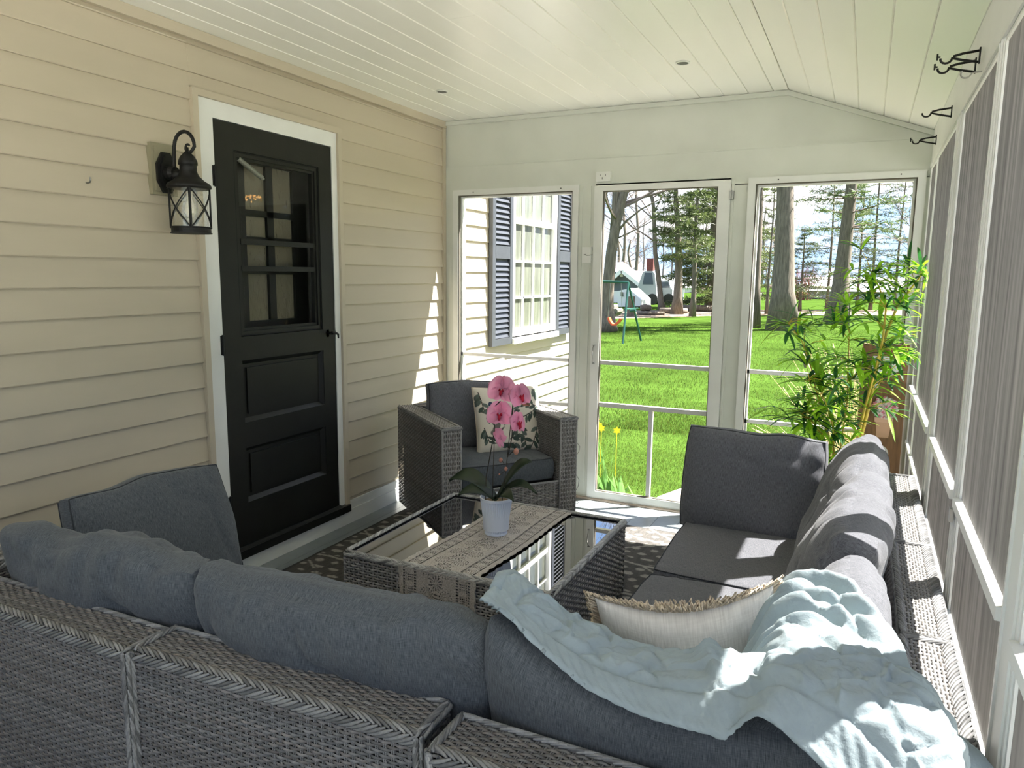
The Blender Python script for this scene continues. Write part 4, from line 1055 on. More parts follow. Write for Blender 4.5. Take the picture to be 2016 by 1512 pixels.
# ------------------------------------------------------------------ armchair in the corner (local frame: x along its width, +y its front)
CC = Vector((.66, 1.384, 0)); ANG = math.atan2(.784, .621)-math.pi/2   # front direction (.784,-.621)
fr_ = Vector((.784, -.621, 0)).normalized(); wd_ = Vector((.621, .784, 0)).normalized()
XF = Matrix(((wd_[0], fr_[0], 0, CC[0]), (wd_[1], fr_[1], 0, CC[1]), (0, 0, 1, 0), (0, 0, 0, 1)))
ch = thing('wicker_armchair', 'grey wicker armchair in the corner between the siding and the end wall', 'armchair', tuple(CC))
hw, hd = .418, .390; aw = .108; az = .650
def cpart(nm, fn, backing=True):
    core, wv = MB(), MB(); fn(core, wv)
    if core.n == 0: core.box(-.01, .01, 0, .01, .05, .06, (.02, .02, .02))
    c = core.build(nm, MT['dark'], ch, xf=XF); wv.build('wicker_skin', MT['wicker'], c, smooth=True, xf=XF)
def arm_l(core, wv):
    x0, x1 = -hw, -hw+aw
    core.box(x0+.030, x1-.006, -hd+.006, hd-.006, .04, az-.02, (.03,)*3)
    weave(wv, (x0, -hd, .03), (0, 1, 0), (0, 0, 1), (-1, 0, 0), 2*hd, az-.03, pv=.020, ph=.0105, base=.27)  # outer side woven darker: its backlit shade put into the strand colour
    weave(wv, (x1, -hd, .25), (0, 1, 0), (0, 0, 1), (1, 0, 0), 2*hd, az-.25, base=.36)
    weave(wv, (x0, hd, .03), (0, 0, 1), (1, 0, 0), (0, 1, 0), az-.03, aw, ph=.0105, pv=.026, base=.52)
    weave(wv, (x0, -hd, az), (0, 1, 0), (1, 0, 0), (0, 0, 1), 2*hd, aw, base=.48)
    braid(wv, (x0, -hd, az), (x0, hd, az), (1, 0, 0), (0, 0, -1), off=.010); braid(wv, (x1, -hd, az), (x1, hd, az), (-1, 0, 0), (0, 0, -1), off=.010)
    wv.tube([(x0, hd, .03), (x0, hd, az)], .005, 6, (.25,)*3); wv.tube([(x1, hd, .03), (x1, hd, az)], .005, 6, (.25,)*3); braid(wv, (x0, hd, az), (x1, hd, az), (0, -1, 0), (0, 0, -1), off=.01)
def arm_r(core, wv):
    x0, x1 = hw-aw, hw
    core.box(x0+.006, x1-.006, -hd+.006, hd-.006, .04, az-.006, (.03,)*3)
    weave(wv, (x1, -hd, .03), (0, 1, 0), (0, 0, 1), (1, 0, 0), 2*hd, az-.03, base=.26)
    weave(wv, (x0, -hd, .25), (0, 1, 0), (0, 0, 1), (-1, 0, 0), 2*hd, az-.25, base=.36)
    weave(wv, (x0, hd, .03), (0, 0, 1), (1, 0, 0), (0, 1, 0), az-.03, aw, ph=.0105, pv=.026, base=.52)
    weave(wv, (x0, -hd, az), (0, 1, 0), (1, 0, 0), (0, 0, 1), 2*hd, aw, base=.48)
    braid(wv, (x0, -hd, az), (x0, hd, az), (1, 0, 0), (0, 0, -1), off=.010); braid(wv, (x1, -hd, az), (x1, hd, az), (-1, 0, 0), (0, 0, -1), off=.010)
    wv.tube([(x0, hd, .03), (x0, hd, az)], .005, 6, (.25,)*3); wv.tube([(x1, hd, .03), (x1, hd, az)], .005, 6, (.25,)*3); braid(wv, (x0, hd, az), (x1, hd, az), (0, -1, 0), (0, 0, -1), off=.01)
def backr(core, wv):
    wbox(core, wv, -hw+aw, hw-aw, -hd, -hd+.10, .05, az, 'yYZ')
    braid(wv, (-hw+aw, -hd, az), (hw-aw, -hd, az), (0, 1, 0), (0, 0, -1)); braid(wv, (-hw+aw, -hd+.10, az), (hw-aw, -hd+.10, az), (0, -1, 0), (0, 0, -1))
def seatb(core, wv):
    core.box(-hw+aw, hw-aw, -hd+.1, hd-.015, .05, .275, (.03,)*3)
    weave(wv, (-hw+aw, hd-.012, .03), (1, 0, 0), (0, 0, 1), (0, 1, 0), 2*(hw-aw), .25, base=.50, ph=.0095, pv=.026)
    wv.tube([(-hw+aw, hd-.008, .283), (hw-aw, hd-.008, .283)], .006, 6, (.28,)*3)
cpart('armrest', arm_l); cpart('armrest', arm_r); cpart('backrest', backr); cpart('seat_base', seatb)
def CL(x, y, z): return XF@Vector((x, y, z))
for k, (z, dz) in enumerate(((.42, .09), (.20, .12), (.15, -.03))):
    q = MB(); q.tube([tuple(CL(hw+.004, hd-.01, z)), tuple(CL(hw+.022, hd-.005, z+dz*.3)), tuple(CL(hw+.030, hd-.01, z+dz*.6)), tuple(CL(hw+.006, hd-.02, z+dz))], .0016, 5, (.16, .15, .14)); q.build('loose_strand', MT['wicker'], ch, smooth=True)
cushion('seat_cushion', 'grey seat cushion of the corner armchair', 'cushion', CL(0, .045, .355), wd_, -fr_, .575, .62, .135, g_, seed=31, edge=.88, wr=.6, squash=.04)
cushion('back_cushion', 'dark grey back cushion in the left side of the armchair', 'cushion', CL(-.055, -.165, .610), wd_*.97+fr_*.05, lean(14, -fr_), .47, .39, .15, gw, seed=32, wr=1.1, edge=.45, squash=.03)
# floral pillow: printed birds and twigs
def floral(U, V):
    X = U*.215; Z = V*.205; n = len(X); Cc = np.tile((.74, .68, .58), (n, 1))
    r_ = random.Random(3)
    def blob(cx, cz, L_, w_, ang, colr):
        dx = X-cx; dz = Z-cz; a = dx*math.cos(ang)+dz*math.sin(ang); b = -dx*math.sin(ang)+dz*math.cos(ang)
        t = np.clip(a/L_, 0, 1); m_ = (a > 0) & (a < L_) & (np.abs(b) < w_*np.sin(t*math.pi)**.7); Cc[m_] = colr
    def line(p, q_, w_, colr):
        p = np.array(p); q_ = np.array(q_); d = q_-p; t = np.clip(((X-p[0])*d[0]+(Z-p[1])*d[1])/(d@d), 0, 1)
        m_ = np.hypot(X-p[0]-t*d[0], Z-p[1]-t*d[1]) < w_; Cc[m_] = colr
    gr1, gr2, br = (.05, .075, .06), (.09, .12, .09), (.055, .035, .03)
    twigs = [((-.19, .17), (-.17, .05)), ((-.19, .05), (-.13, .02)), ((-.18, -.05), (-.15, -.14)), ((.20, .06), (.07, .0)), ((.20, .06), (.09, .10)), ((.19, -.02), (.12, -.19)), ((.05, -.05), (.09, -.19)), ((-.11, -.15), (.02, -.16)), ((-.05, -.04), (.02, .06)), ((.16, .18), (.19, .15)), ((-.02, -.13), (.04, -.10))]
    for p, q_ in twigs:
        line(p, q_, .0028, br)
        for k in range(6):
            t = (k+.5)/6; c0 = (p[0]+(q_[0]-p[0])*t, p[1]+(q_[1]-p[1])*t); a = math.atan2(q_[1]-p[1], q_[0]-p[0])+r_.choice((-1, 1))*r_.uniform(.5, 1.0)
            blob(c0[0], c0[1], r_.uniform(.042, .068), r_.uniform(.008, .013), a, r_.choice((gr1, gr2, gr1, (.12, .15, .13))))
    # birds
    for (bx_, bz, cl, a) in ((-.10, .075, (.045, .06, .12), -.5), (.08, .10, (.42, .16, .10), -.45), (-.10, -.10, (.20, .17, .15), .9)):
        blob(bx_-.03, bz+.012, .085, .019, a, cl); blob(bx_+.0, bz+.005, .07, .006, a-.15, (cl[0]*.5, cl[1]*.5, cl[2]*.5))
        dd = np.hypot(X-bx_+.028, Z-bz-.018) < .015; Cc[dd] = cl
    return Cc
cushion('floral_pillow', 'cream pillow printed with birds and leafy twigs on the armchair', 'pillow', CL(.145, .03, .598), wd_*.99+fr_*.10, lean(17, -fr_), .43, .41, .14, MT['paintcol'], seed=33, wr=.6, knife=True, piping=True, seam=mat('cream_cord', (.66, .58, .46), .9), nu=190, nv=180, colfn=floral)

# ------------------------------------------------------------------ rug
rx0, rx1, ry0, ry1 = .17, 2.30, -1.2, 1.60
st_ = .0065; nx2 = int((rx1-rx0)/st_); ny2 = int((ry1-ry0)/st_)
Xg, Yg = np.meshgrid(np.linspace(rx0, rx1, nx2), np.linspace(ry0, ry1, ny2), indexing='ij'); X = Xg.ravel(); Y = Yg.ravel()
dk = np.array((.052, .048, .043)); lt_ = np.array((.26, .245, .215)); C = np.tile(dk, (len(X), 1))
C *= (1+.35*vnoise(np.stack([X*150, Y*40, X*0], 1), 2))[:, None]
def put(m_): C[m_] = lt_*(1+.2*vnoise(np.stack([X*150, Y*150, X*0], 1), 3))[m_][:, None]
px_, py_ = .098, .070; row = np.round(Y/py_); xo = X/px_+.5*(row % 2); dxx = (xo-np.round(xo))*px_; dyy = Y-row*py_
szx = .026+.008*np.sin(row*2.1+np.round(xo)*1.7); big_ = (dxx/szx)**2+(dyy/(.017+.004*np.cos(row)))**2 < 1
band = np.abs((Y-.05*np.sin(X*6))/.36-np.round((Y-.05*np.sin(X*6))/.36))*.36
zz_ = np.abs(((X+Y*1.3)/.62)-np.round((X+Y*1.3)/.62))*.62; zz2 = np.abs(((X-Y*1.3)/.62)-np.round((X-Y*1.3)/.62))*.62
ln_ = (band < .009) | (zz_ < .010) & (zz2 > .03) & (np.sin(Y*9) > .2) | (zz2 < .010) & (np.sin(Y*9) < -.2)
put(big_ & (band > .022) & (zz_ > .018)); put(ln_)
C[(Y > ry1-.012) | (Y < ry0+.012) | (X < rx0+.014) | (X > rx1-.014)] = (.03, .028, .026)
q = MB(); q.grid(np.stack([X, Y, .006+.0008*vnoise(np.stack([X*12, Y*12, X*0], 1), 4)], 1), nx2, ny2, C); q.box(rx0, rx1, ry0, ry1, .0005, .005, (.03, .03, .03))
tag(q.build('rug', MT['rug'], smooth=True), 'charcoal rug with beige pebble ovals under the coffee table', 'rug')

# ------------------------------------------------------------------ artificial bamboo
BX, BY = 2.60, 1.36
bt = thing('bamboo_plant', 'tall artificial bamboo with bright green leaves behind the sofa end', 'plant', (BX, BY, 0))
q = MB(); q.lathe([(0, 0), (.11, 0), (.12, .01), (.145, .27), (.15, .28), (.135, .28), (.12, .25), (0, .25)], (BX, BY, 0), 28); q.build('flower_pot', mat('dark_pot', (.06, .055, .05), .5), bt)
def B3(px, py, y): return np.array(tuple(at(px, py, y)))
base = np.array((BX, BY, .25))
stems = [([(1690, 880, 1.33), (1710, 800, 1.33), (1727, 720, 1.35), (1745, 655, 1.37), (1768, 600, 1.4), (1800, 560, 1.45), (1818, 535, 1.48)], .0105),
         ([(1685, 880, 1.30), (1703, 800, 1.30), (1720, 740, 1.28), (1738, 670, 1.26), (1745, 600, 1.25), (1728, 560, 1.22), (1715, 535, 1.2)], .0075),
         ([(1640, 890, 1.28), (1612, 790, 1.26), (1596, 720, 1.24), (1578, 670, 1.22), (1552, 635, 1.2)], .0050),
         ([(1655, 880, 1.34), (1668, 790, 1.36), (1670, 720, 1.38), (1672, 650, 1.40), (1655, 625, 1.42)], .0045),
         ([(1642, 900, 1.22), (1640, 840, 1.16), (1625, 790, 1.12), (1590, 750, 1.08)], .0048),
         ([(1632, 905, 1.24), (1622, 860, 1.20), (1600, 830, 1.18), (1575, 812, 1.16)], .0042),
         ([(1712, 780, 1.34), (1750, 730, 1.4), (1790, 700, 1.45)], .0035),
         ]
nodes = []
for pts, r in stems:
    P = np.array([B3(*p) for p in pts])
    if r > .004: P = np.concatenate([[base+np.array((nrg.uniform(-.03, .03), nrg.uniform(-.03, .03), 0))], P])
    t = np.linspace(0, 1, len(P)); t2 = np.linspace(0, 1, len(P)*6); PP = np.stack([np.interp(t2, t, P[:, k]) for k in range(3)], 1)
    rr = np.linspace(r, r*.35, len(t2))*(1+.12*(np.arange(len(t2)) % 6 == 0))
    q = MB(); q.tube(PP, rr, 8)
    n0 = len(t2)*(.28 if r > .004 else .1)
    ks = list(range(int(n0), len(t2), 4))+[len(t2)-1]
    for k in ks:
        for _ in range(2 if r > .004 else 1):
            d = np.array((nrg.normal()*1, nrg.normal()*.8, abs(nrg.normal())*.35)); d /= np.linalg.norm(d); e_ = PP[k]+d*nrg.uniform(.04, .12)
            e_[0] = min(e_[0], 2.915); e_[1] = min(e_[1], 1.93)
            q.tube([PP[k], (PP[k]+e_)/2+np.array((0, 0, .01)), e_], [.0022, .0018, .001], 5); nodes.append((e_, d))
        nodes.append((PP[k], np.array((nrg.normal(), nrg.normal(), .3))))
    q.build('stem', MT['stem'], bt, smooth=True)
def leafblade(q, o, d, L_, w_, colr, n=6, fold_=.25, grav=.5):
    d = d/np.linalg.norm(d); s = np.cross(d, (0, 0, 1)); s /= np.linalg.norm(s)+1e-6; t = np.linspace(0, 1, n)
    P = o+d*(L_*t)[:, None]; P[:, 2] -= grav*L_*t**2*.6
    P[:, 0] = np.minimum(P[:, 0], 2.935-.001*t); P[:, 1] = np.minimum(P[:, 1], 1.985)
    wv_ = w_*np.sin(np.clip(t*.93+.05, 0, 1)*math.pi)**.75
    up = np.array((0, 0, 1.)); A_ = P+s*wv_[:, None]+up*(wv_*fold_)[:, None]; B_ = P-s*wv_[:, None]+up*(wv_*fold_)[:, None]
    q.grid(np.stack([A_, P, B_], 1).reshape(-1, 3), n, 3, colr)
q = MB()
for o, d in nodes:
    for k in range(int(nrg.integers(6, 11))):
        dd = d*.8+np.array((nrg.normal()*.8, nrg.normal()*.8, nrg.normal()*.3+.15))
        g1 = nrg.uniform(.75, 1.35); c0 = np.array((.30, .56, .03))*g1 if nrg.random() < .62 else np.array((.03, .13, .03))*g1
        leafblade(q, o, dd, nrg.uniform(.09, .17), nrg.uniform(.0065, .0105), c0, 7)
lo = q.build('foliage', MT['bamboo'], bt, smooth=True); lo['kind'] = 'stuff'

# ------------------------------------------------------------------ vertical wooden sign in the far right corner
sg_ = thing('porch_sign', 'brown upright wooden board with white letters leaning in the far right corner', 'sign', (2.82, 1.97, 0))
SX0, SX1 = 2.700, 2.925; ya, yb = 1.905, 1.990
def syz(z): return ya+(yb-ya)*z/1.26
q = MB(); V = []
for x in (SX0, SX1):
    for z in (0, 1.12):
        for t_ in (-.010, .010): V.append((x, syz(z)+t_, z))
q.add(V, [(0, 1, 3, 2), (4, 6, 7, 5), (0, 2, 6, 4), (1, 5, 7, 3), (0, 4, 5, 1), (2, 3, 7, 6)]); q.build('board', MT['brown'], sg_)
def letter(chx, zc, size):
    cu = bpy.data.curves.new('letter', 'FONT'); cu.body = chx; cu.size = size; cu.align_x = 'CENTER'; cu.align_y = 'CENTER'; cu.extrude = .0015; cu.offset = .004
    tmp = bpy.data.objects.new('letter', cu); col.objects.link(tmp)
    dg = bpy.context.evaluated_depsgraph_get(); me = bpy.data.meshes.new_from_object(tmp.evaluated_get(dg)); bpy.data.objects.remove(tmp)
    o = bpy.data.objects.new('letter', me); col.objects.link(o); me.materials.append(MT['white'])
    tilt = math.atan2(yb-ya, 1.26)
    o.matrix_world = Matrix.Translation((2.812, syz(zc)-.0125, zc))@Matrix.Rotation(math.pi/2-tilt*1, 4, 'X')@Matrix.Scale(1.15, 4, (1, 0, 0))
    mw = o.matrix_world.copy(); o.parent = sg_; o.matrix_parent_inverse = Matrix.Identity(4); o.matrix_basis = Matrix.Translation(sg_.location).inverted()@mw
for chx, z in (('P', .955), ('R', .475), ('C', .27), ('H', .08)): letter(chx, z, .25)
q = MB(); yy = syz(.70)-.013
for k in range(170):
    a = nrg.uniform(0, 2*math.pi); r = .062*math.sqrt(nrg.random()); cx_, cz_ = 2.830+r*math.cos(a), .775+r*.95*math.sin(a)
    c0 = [(.72, .70, .66), (.60, .18, .26), (.78, .55, .58), (.35, .42, .33)][int(nrg.integers(0, 4))]
    for p in range(4):
        aa = p*math.pi/2+a; q.obox((cx_+.004*math.cos(aa), yy-.002-.004*nrg.random(), cz_+.004*math.sin(aa)), (.004, 0, 0), (0, .001, 0), (0, 0, .004), c0)
q.build('painted_flower', MT['paintcol'], sg_)
q = MB(); q.prism([(2.788, .715), (2.872, .715), (2.868, .695), (2.858, .60), (2.800, .60), (2.792, .695)], 1, yy-.003, yy+.003, (.60, .38, .25)); q.prism([(2.784, .720), (2.876, .720), (2.874, .695), (2.786, .695)], 1, yy-.005, yy+.003, (.68, .45, .32))
q.build('painted_pot', MT['paintcol'], sg_)

# ------------------------------------------------------------------ outdoors: the rest of the house wall with its shuttered window
hwall = MB(); siding(hwall, YE+.12, 2.30, GZ, 4.6); siding(hwall, 2.30, 3.04, GZ, 4.6)
z = GZ
siding(hwall, 3.04, 4.02, GZ, .94); siding(hwall, 4.02, 4.95, GZ, 4.6)
hwall.box(-.2, -.03, YE+.1, 4.95, GZ-.1, 4.6)
struct('wall_outside', hwall, MT['siding'])
cbm = MB(); cbm.box(-.03, .05, YE+.10, 2.245, GZ, 4.6); struct('trim_8', cbm, MT['vinyl'])
wf = MB(); y0, y1, z0, z1 = 3.05, 4.00, .93, 2.95
frame_x(wf, y0, y1, z0+.03, z1, .045, 0, .045); wf.box(0, .075, y0-.02, y1+.02, .90, .945)
wf.box(0, .032, y0+.045, y1-.045, 1.895, 1.945)
for i in range(1, 4):
    y = y0+.045+(y1-y0-.09)*i/4; wf.box(.004, .024, y-.009, y+.009, z0+.05, z1-.04)
for z in (1.28, 1.585, 2.23, 2.56): wf.box(.004, .024, y0+.045, y1-.045, z-.009, z+.009)
wf.box(0, .03, y0+.045, y1-.045, .96, 1.02)
w2 = struct('window_2', wf, MT['vinyl'])
q = MB(); q.box(-.02, .006, y0+.04, y1-.04, 1.0, z1-.03); q.build('window_glass', MT['pane'], w2)
for (a, b, lb_) in ((2.665, 3.035, 'charcoal louvred shutter nearer the porch, left of the outside window'), (4.005, 4.385, 'charcoal louvred shutter on the far side of the outside window')):
    t = thing('window_shutter', lb_, 'shutter', (.05, (a+b)/2, .9), 'louvred shutters beside the outside window')
    q = MB(); frame_x(q, a, b, .905, 2.98, .055, .022, .055); q.box(.022, .055, a+.05, b-.05, 1.60, 1.70); q.box(.022, .030, a+.05, b-.05, .95, 2.94)
    q.build('shutter_frame', MT['shutter'], t)
    q = MB(); z = .965
    while z < 2.92:
        if not 1.575 < z < 1.70: q.add([(.032, a+.055, z), (.052, a+.055, z+.012), (.054, a+.055, z+.008), (.032, b-.055, z), (.052, b-.055, z+.012), (.054, b-.055, z+.008), (.032, a+.055, z+.036), (.032, b-.055, z+.036)][:0] or [(.050, a+.055, z), (.050, b-.055, z), (.034, b-.055, z+.034), (.034, a+.055, z+.034), (.046, a+.055, z-.002), (.046, b-.055, z-.002), (.030, b-.055, z+.032), (.030, a+.055, z+.032)], [(0, 1, 2, 3), (4, 7, 6, 5), (0, 4, 5, 1), (2, 6, 7, 3)])
        z += .0415
    q.build('louvres', mat('louvre_paint', (.04, .045, .055), .45, nscale=20, namt=.08), t)

# ------------------------------------------------------------------ ground
def gplane(name, x0, x1, y0, y1, z, m, n=40, amp=0., lab=None):
    X, Y = np.meshgrid(np.linspace(x0, x1, n), np.linspace(y0, y1, n), indexing='ij'); X = X.ravel(); Y = Y.ravel()
    q = MB(); q.grid(np.stack([X, Y, z+amp*vnoise(np.stack([X*.3, Y*.3, X*0], 1), 6)], 1), n, n)
    o = q.build(name, m, smooth=True)
    if lab: tag(o, lab[0], lab[1], kind=lab[2] if len(lab) > 2 else None)
    else: o['kind'] = 'structure'
    return o
gplane('ground', -90, 90, -30, 150, GZ, MT['lawn'], 60, .0)
q = MB()
def flat(name, pts, z, m, lab, h=.02, axis=2):
    q = MB(); q.prism([(p[0], p[1]) for p in pts], 2, z-h, z); return tag(q.build(name, m), *lab)
q = MB(); q.prism([(1.25, 2.16), (2.6, 2.16), (2.5, 2.9), (2.05, 3.25), (1.55, 3.38), (1.38, 2.9)], 2, GZ, GZ+.03)
tag(q.build('stepping_stone', MT['stone']), 'pale worn stone slab just outside the screen door', 'paving stone')
q = MB(); q.box(5.4, 14, -16, 3.0, GZ, GZ+.015); q.box(3.12, 5.4, -16, -3.4, GZ, GZ+.015); q.box(-8, 3.12, -16, YB-.1, GZ, GZ+.015)
o = q.build('bounce_slab', MT['bounce_concrete']); o['kind'] = 'structure'  # unseen pale slabs, added to bounce sunlight up to the ceiling
q = MB(); q.box(-.2, W+.12, YB, YE+.12, GZ-.1, -.18); struct('trim_9', q, MT['stone'])
q = MB(); q.box(3.08, 4.3, -3.4, 14, GZ, GZ+.02); o = q.build('backdrop_mulch', MT['dirt']); tag(o, 'added brown mulch strip that darkens the ground behind the side screens', 'mulch', kind='stuff')  # dark ground added so the side screens look less bright
# bed of fallen leaves under the trees
lit = [at(1180, 628, GZ+.01, 2), at(1300, 625, GZ+.01, 2), at(1420, 621, GZ+.01, 2), at(1420, 612, GZ+.01, 2), at(1300, 611, GZ+.01, 2), at(1180, 612, GZ+.01, 2)]
q = MB(); q.prism([(p[0], p[1]) for p in lit], 2, GZ, GZ+.015); o = q.build('leaf_litter', MT['dirt']); tag(o, 'strip of brown fallen leaves under the trees beyond the swing', 'leaf litter', kind='stuff')
lit = [at(1470, 621, GZ+.01, 2), at(1800, 621, GZ+.01, 2), at(1800, 611, GZ+.01, 2), at(1470, 610, GZ+.01, 2)]
q = MB(); q.prism([(p[0], p[1]) for p in lit], 2, GZ, GZ+.015); o = q.build('leaf_litter', MT['dirt']); tag(o, 'brown leaf litter along the wood edge behind the two big trunks', 'leaf litter', kind='stuff')
# grass blades near the porch
def blades(n, x0, x1, y0, y1, hmin, hmax, w_):
    x = nrg.uniform(x0, x1, n); y = y0+(y1-y0)*nrg.random(n)**1.5; h = nrg.uniform(hmin, hmax, n)*(1+.4*vnoise(np.stack([x*1.5, y*1.5, x*0], 1), 3)); a = nrg.uniform(0, math.pi, n)
    lx = nrg.normal(0, .4, n)*h; ly = nrg.normal(0, .4, n)*h; z = np.full(n, GZ)
    V = np.stack([np.stack([x-w_*np.cos(a), y-w_*np.sin(a), z], 1), np.stack([x+w_*np.cos(a), y+w_*np.sin(a), z], 1), np.stack([x+lx, y+ly, z+h], 1)], 1).reshape(-1, 3)
    c = np.repeat(np.stack([.040+.036*nrg.random(n), .074+.040*nrg.random(n), .010+.010*nrg.random(n)], 1), 3, 0)
    F = np.arange(3*n).reshape(-1, 3); return V, F, c
q = MB(); V, F, c = blades(90000, .12, 4.2, 2.25, 7.5, .015, .038, .0016); q.add(V, F, c)
V, F, c = blades(90000, -5, 5, 5.3, 24, .02, .050, .0032); q.add(V, F, c)
tag(q.build('grass', MT['blade']), 'mown green lawn grass beyond the end screens', 'grass', kind='stuff')

# ------------------------------------------------------------------ trees
def grow(q, p, d, L_, r, depth, spread=.5, up=.15, k=3, seg=3, rn=None):
    n = seg+1; P = [p]; dd = d.copy()
    for i in range(seg):
        dd = dd+np.array((rn.normal(0, .13), rn.normal(0, .13), rn.normal(0, .10)+up*.1)); dd /= np.linalg.norm(dd); P.append(P[-1]+dd*L_/seg)
    R_ = np.linspace(r, r*.62, n); q.tube(P, R_, 5 if r > .03 else 3, cap=False)
    if depth > 0:
        for i in range(k):
            t = rn.uniform(.35, 1.0); j = min(int(t*seg), seg-1); b = P[j]+(P[j+1]-P[j])*(t*seg-j)
            nd = dd+np.array((rn.normal(0, spread), rn.normal(0, spread), rn.normal(0, spread*.6)+up)); nd /= np.linalg.norm(nd)
            grow(q, b, nd, L_*rn.uniform(.55, .8), r*.5, depth-1, spread, up, k, seg, rn)
def bare_tree(name, label, P0, pts, r, seed, limbs=7, depth=4, start=.35, m='bark', group=None, L0=.35, spread=.5, kk=3):
    """pts: list of trunk points from the ground up"""
    rn = np.random.default_rng(seed); t = thing(name, label, 'tree', tuple(P0), group)
    P = np.array([tuple(p) for p in pts]); n = len(P); tt_ = np.linspace(0, 1, n); t2 = np.linspace(0, 1, n*3); PP = np.stack([np.interp(t2, tt_, P[:, k]) for k in range(3)], 1)
    H_ = PP[-1][2]-PP[0][2]
    R_ = r*(1-.55*t2); R_[0] = r*1.55; R_[1] = r*1.18
    q = MB(); q.tube(PP, R_, 14); q.build('trunk', MT[m], t, smooth=True)
    q = MB()
    for i in range(limbs):
        s = start+(1-start)*(i+rn.random())/limbs; b = np.array([np.interp(s, t2, PP[:, k]) for k in range(3)]); a = rn.uniform(0, 2*math.pi)
        d = np.array((math.cos(a), math.sin(a)*.8, rn.uniform(.2, .9))); d /= np.linalg.norm(d)
        grow(q, b, d, H_*L0*(1.15-s*.6), r*.30*(1.1-s*.5), depth, spread, .15, kk, 4, rn)
    q.build('branches', MT['twig'], t)['kind'] = 'stuff'; return t
def needles(q, p, d, L_, rn, n=10, ln=.16, w_=.011, col_=(.09, .13, .04)):
    for i in range(n):
        b = p+d*L_*rn.random(); e = d*.7+np.array((rn.normal(0, .6), rn.normal(0, .6), rn.normal(0, .45))); e /= np.linalg.norm(e); e = b+e*ln*rn.uniform(.6, 1.2)
        s = np.cross(e-b, (rn.normal(), rn.normal(), rn.normal())); s = s/(np.linalg.norm(s)+1e-9)*w_; g = rn.uniform(.6, 1.5)
        q.add([b-s, b+s, e], [(0, 1, 2)], (col_[0]*g, col_[1]*g, col_[2]*g))
def conifer(name, label, P0, H_, r, seed, z0=.3, crown=2., whorls=14, per=5, droop=.15, dens=14, lean_=(0, 0), group=None, col_=(.09, .13, .04), ln=.30, w_=.016, m='bark', pts=None):
    rn = np.random.default_rng(seed); t = thing(name, label, 'tree', tuple(P0), group)
    P0 = np.array(tuple(P0)); n = 8; tt_ = np.linspace(0, 1, n)
    if pts is not None:
        Q = np.array([tuple(p) for p in pts]); PP = np.stack([np.interp(tt_, np.linspace(0, 1, len(Q)), Q[:, k]) for k in range(3)], 1); H_ = PP[-1][2]-PP[0][2]
    else: PP = P0+np.stack([tt_*lean_[0]*H_, tt_*lean_[1]*H_, tt_*H_], 1)+np.stack([.02*H_*np.sin(tt_*4+seed)*tt_*.4, tt_*0, tt_*0], 1)
    R_ = r*(1-.75*tt_); R_[0] = r*1.4
    q = MB(); q.tube(PP, R_, 12); q.build('trunk', MT[m], t, smooth=True)
    qb, qn = MB(), MB()
    for wi in range(whorls):
        s = z0+(1-z0)*(wi+rn.random()*.6)/whorls; b = np.array([np.interp(s, tt_, PP[:, k]) for k in range(3)])
        for j in range(per):
            a = rn.uniform(0, 2*math.pi); L_ = crown*(1.05-s)**.8*rn.uniform(.5, 1.1); d = np.array((math.cos(a), math.sin(a), -droop+rn.normal(0, .12)+.3*s)); d /= np.linalg.norm(d)
            P = [b, b+d*L_*.5, b+d*L_+np.array((0, 0, .10*L_))]; qb.tube(P, [max(.012, r*.10), max(.009, r*.06), .004], 4, cap=False)
            for f in np.linspace(.3, 1, max(3, int(L_/.22))):
                p = b+d*L_*f; sd = np.cross(d, (0, 0, 1)); sd /= np.linalg.norm(sd)
                for sg2 in (-1, 1):
                    dd = d*.6+sd*sg2*.8+np.array((0, 0, rn.normal(0, .15))); dd /= np.linalg.norm(dd)
                    l2 = L_*.28*(1.2-f*.6); qb.tube([p, p+dd*l2], [.005, .002], 3, cap=False); needles(qn, p, dd, l2, rn, dens, ln, w_, col_)
    qb.build('branches', MT['twig'], t)['kind'] = 'stuff'; nd = qn.build('foliage', MT['needle'], t); nd['kind'] = 'stuff'; return t
def gp(px, py): return at(px, py, GZ, 2)
def up(P0, px, py): return at(px, py, P0[1], 1)
def rpx(P0, px): return px/FPX*(Vector(P0)-Vector(CAM)).dot(_F)

# the two broad trunks seen through the right opening, and the slim one at its left edge
P0 = gp(1541, 650); conifer('pine_tree', 'broadest grey trunk, flared at its foot, in the right opening', P0, 0, rpx(P0, 24), 11, z0=.62, crown=4.5, whorls=12, per=5, dens=10, pts=[P0, up(P0, 1542, 560), up(P0, 1545, 480), up(P0, 1546, 362), up(P0, 1548, 200), up(P0, 1550, 20), up(P0, 1552, -200)], m='bark')
P0 = gp(1645, 638); conifer('pine_tree', 'leaning grey trunk right of the broadest one', P0, 0, rpx(P0, 18), 12, z0=.45, crown=4.0, whorls=12, per=4, dens=9, pts=[P0, up(P0, 1655, 560), up(P0, 1664, 480), up(P0, 1677, 362), up(P0, 1695, 200), up(P0, 1712, 20)], m='bark')
P0 = gp(1482, 645); conifer('pine_tree', 'straight brown trunk at the left edge of the right opening', P0, 0, rpx(P0, 11), 13, z0=.50, crown=3.0, whorls=10, per=4, dens=9, pts=[P0, up(P0, 1490, 500), up(P0, 1496, 362), up(P0, 1502, 150), up(P0, 1508, -80)], m='bark')
P0 = gp(1667, 622); conifer('pine_tree', 'slim trunk close behind the leaning one', P0, 0, rpx(P0, 5), 14, z0=.55, crown=2.0, whorls=9, per=4, dens=8, pts=[P0, up(P0, 1670, 500), up(P0, 1676, 380), up(P0, 1680, 250)], m='bark')
YG = 'young thin conifers at the wood edge'
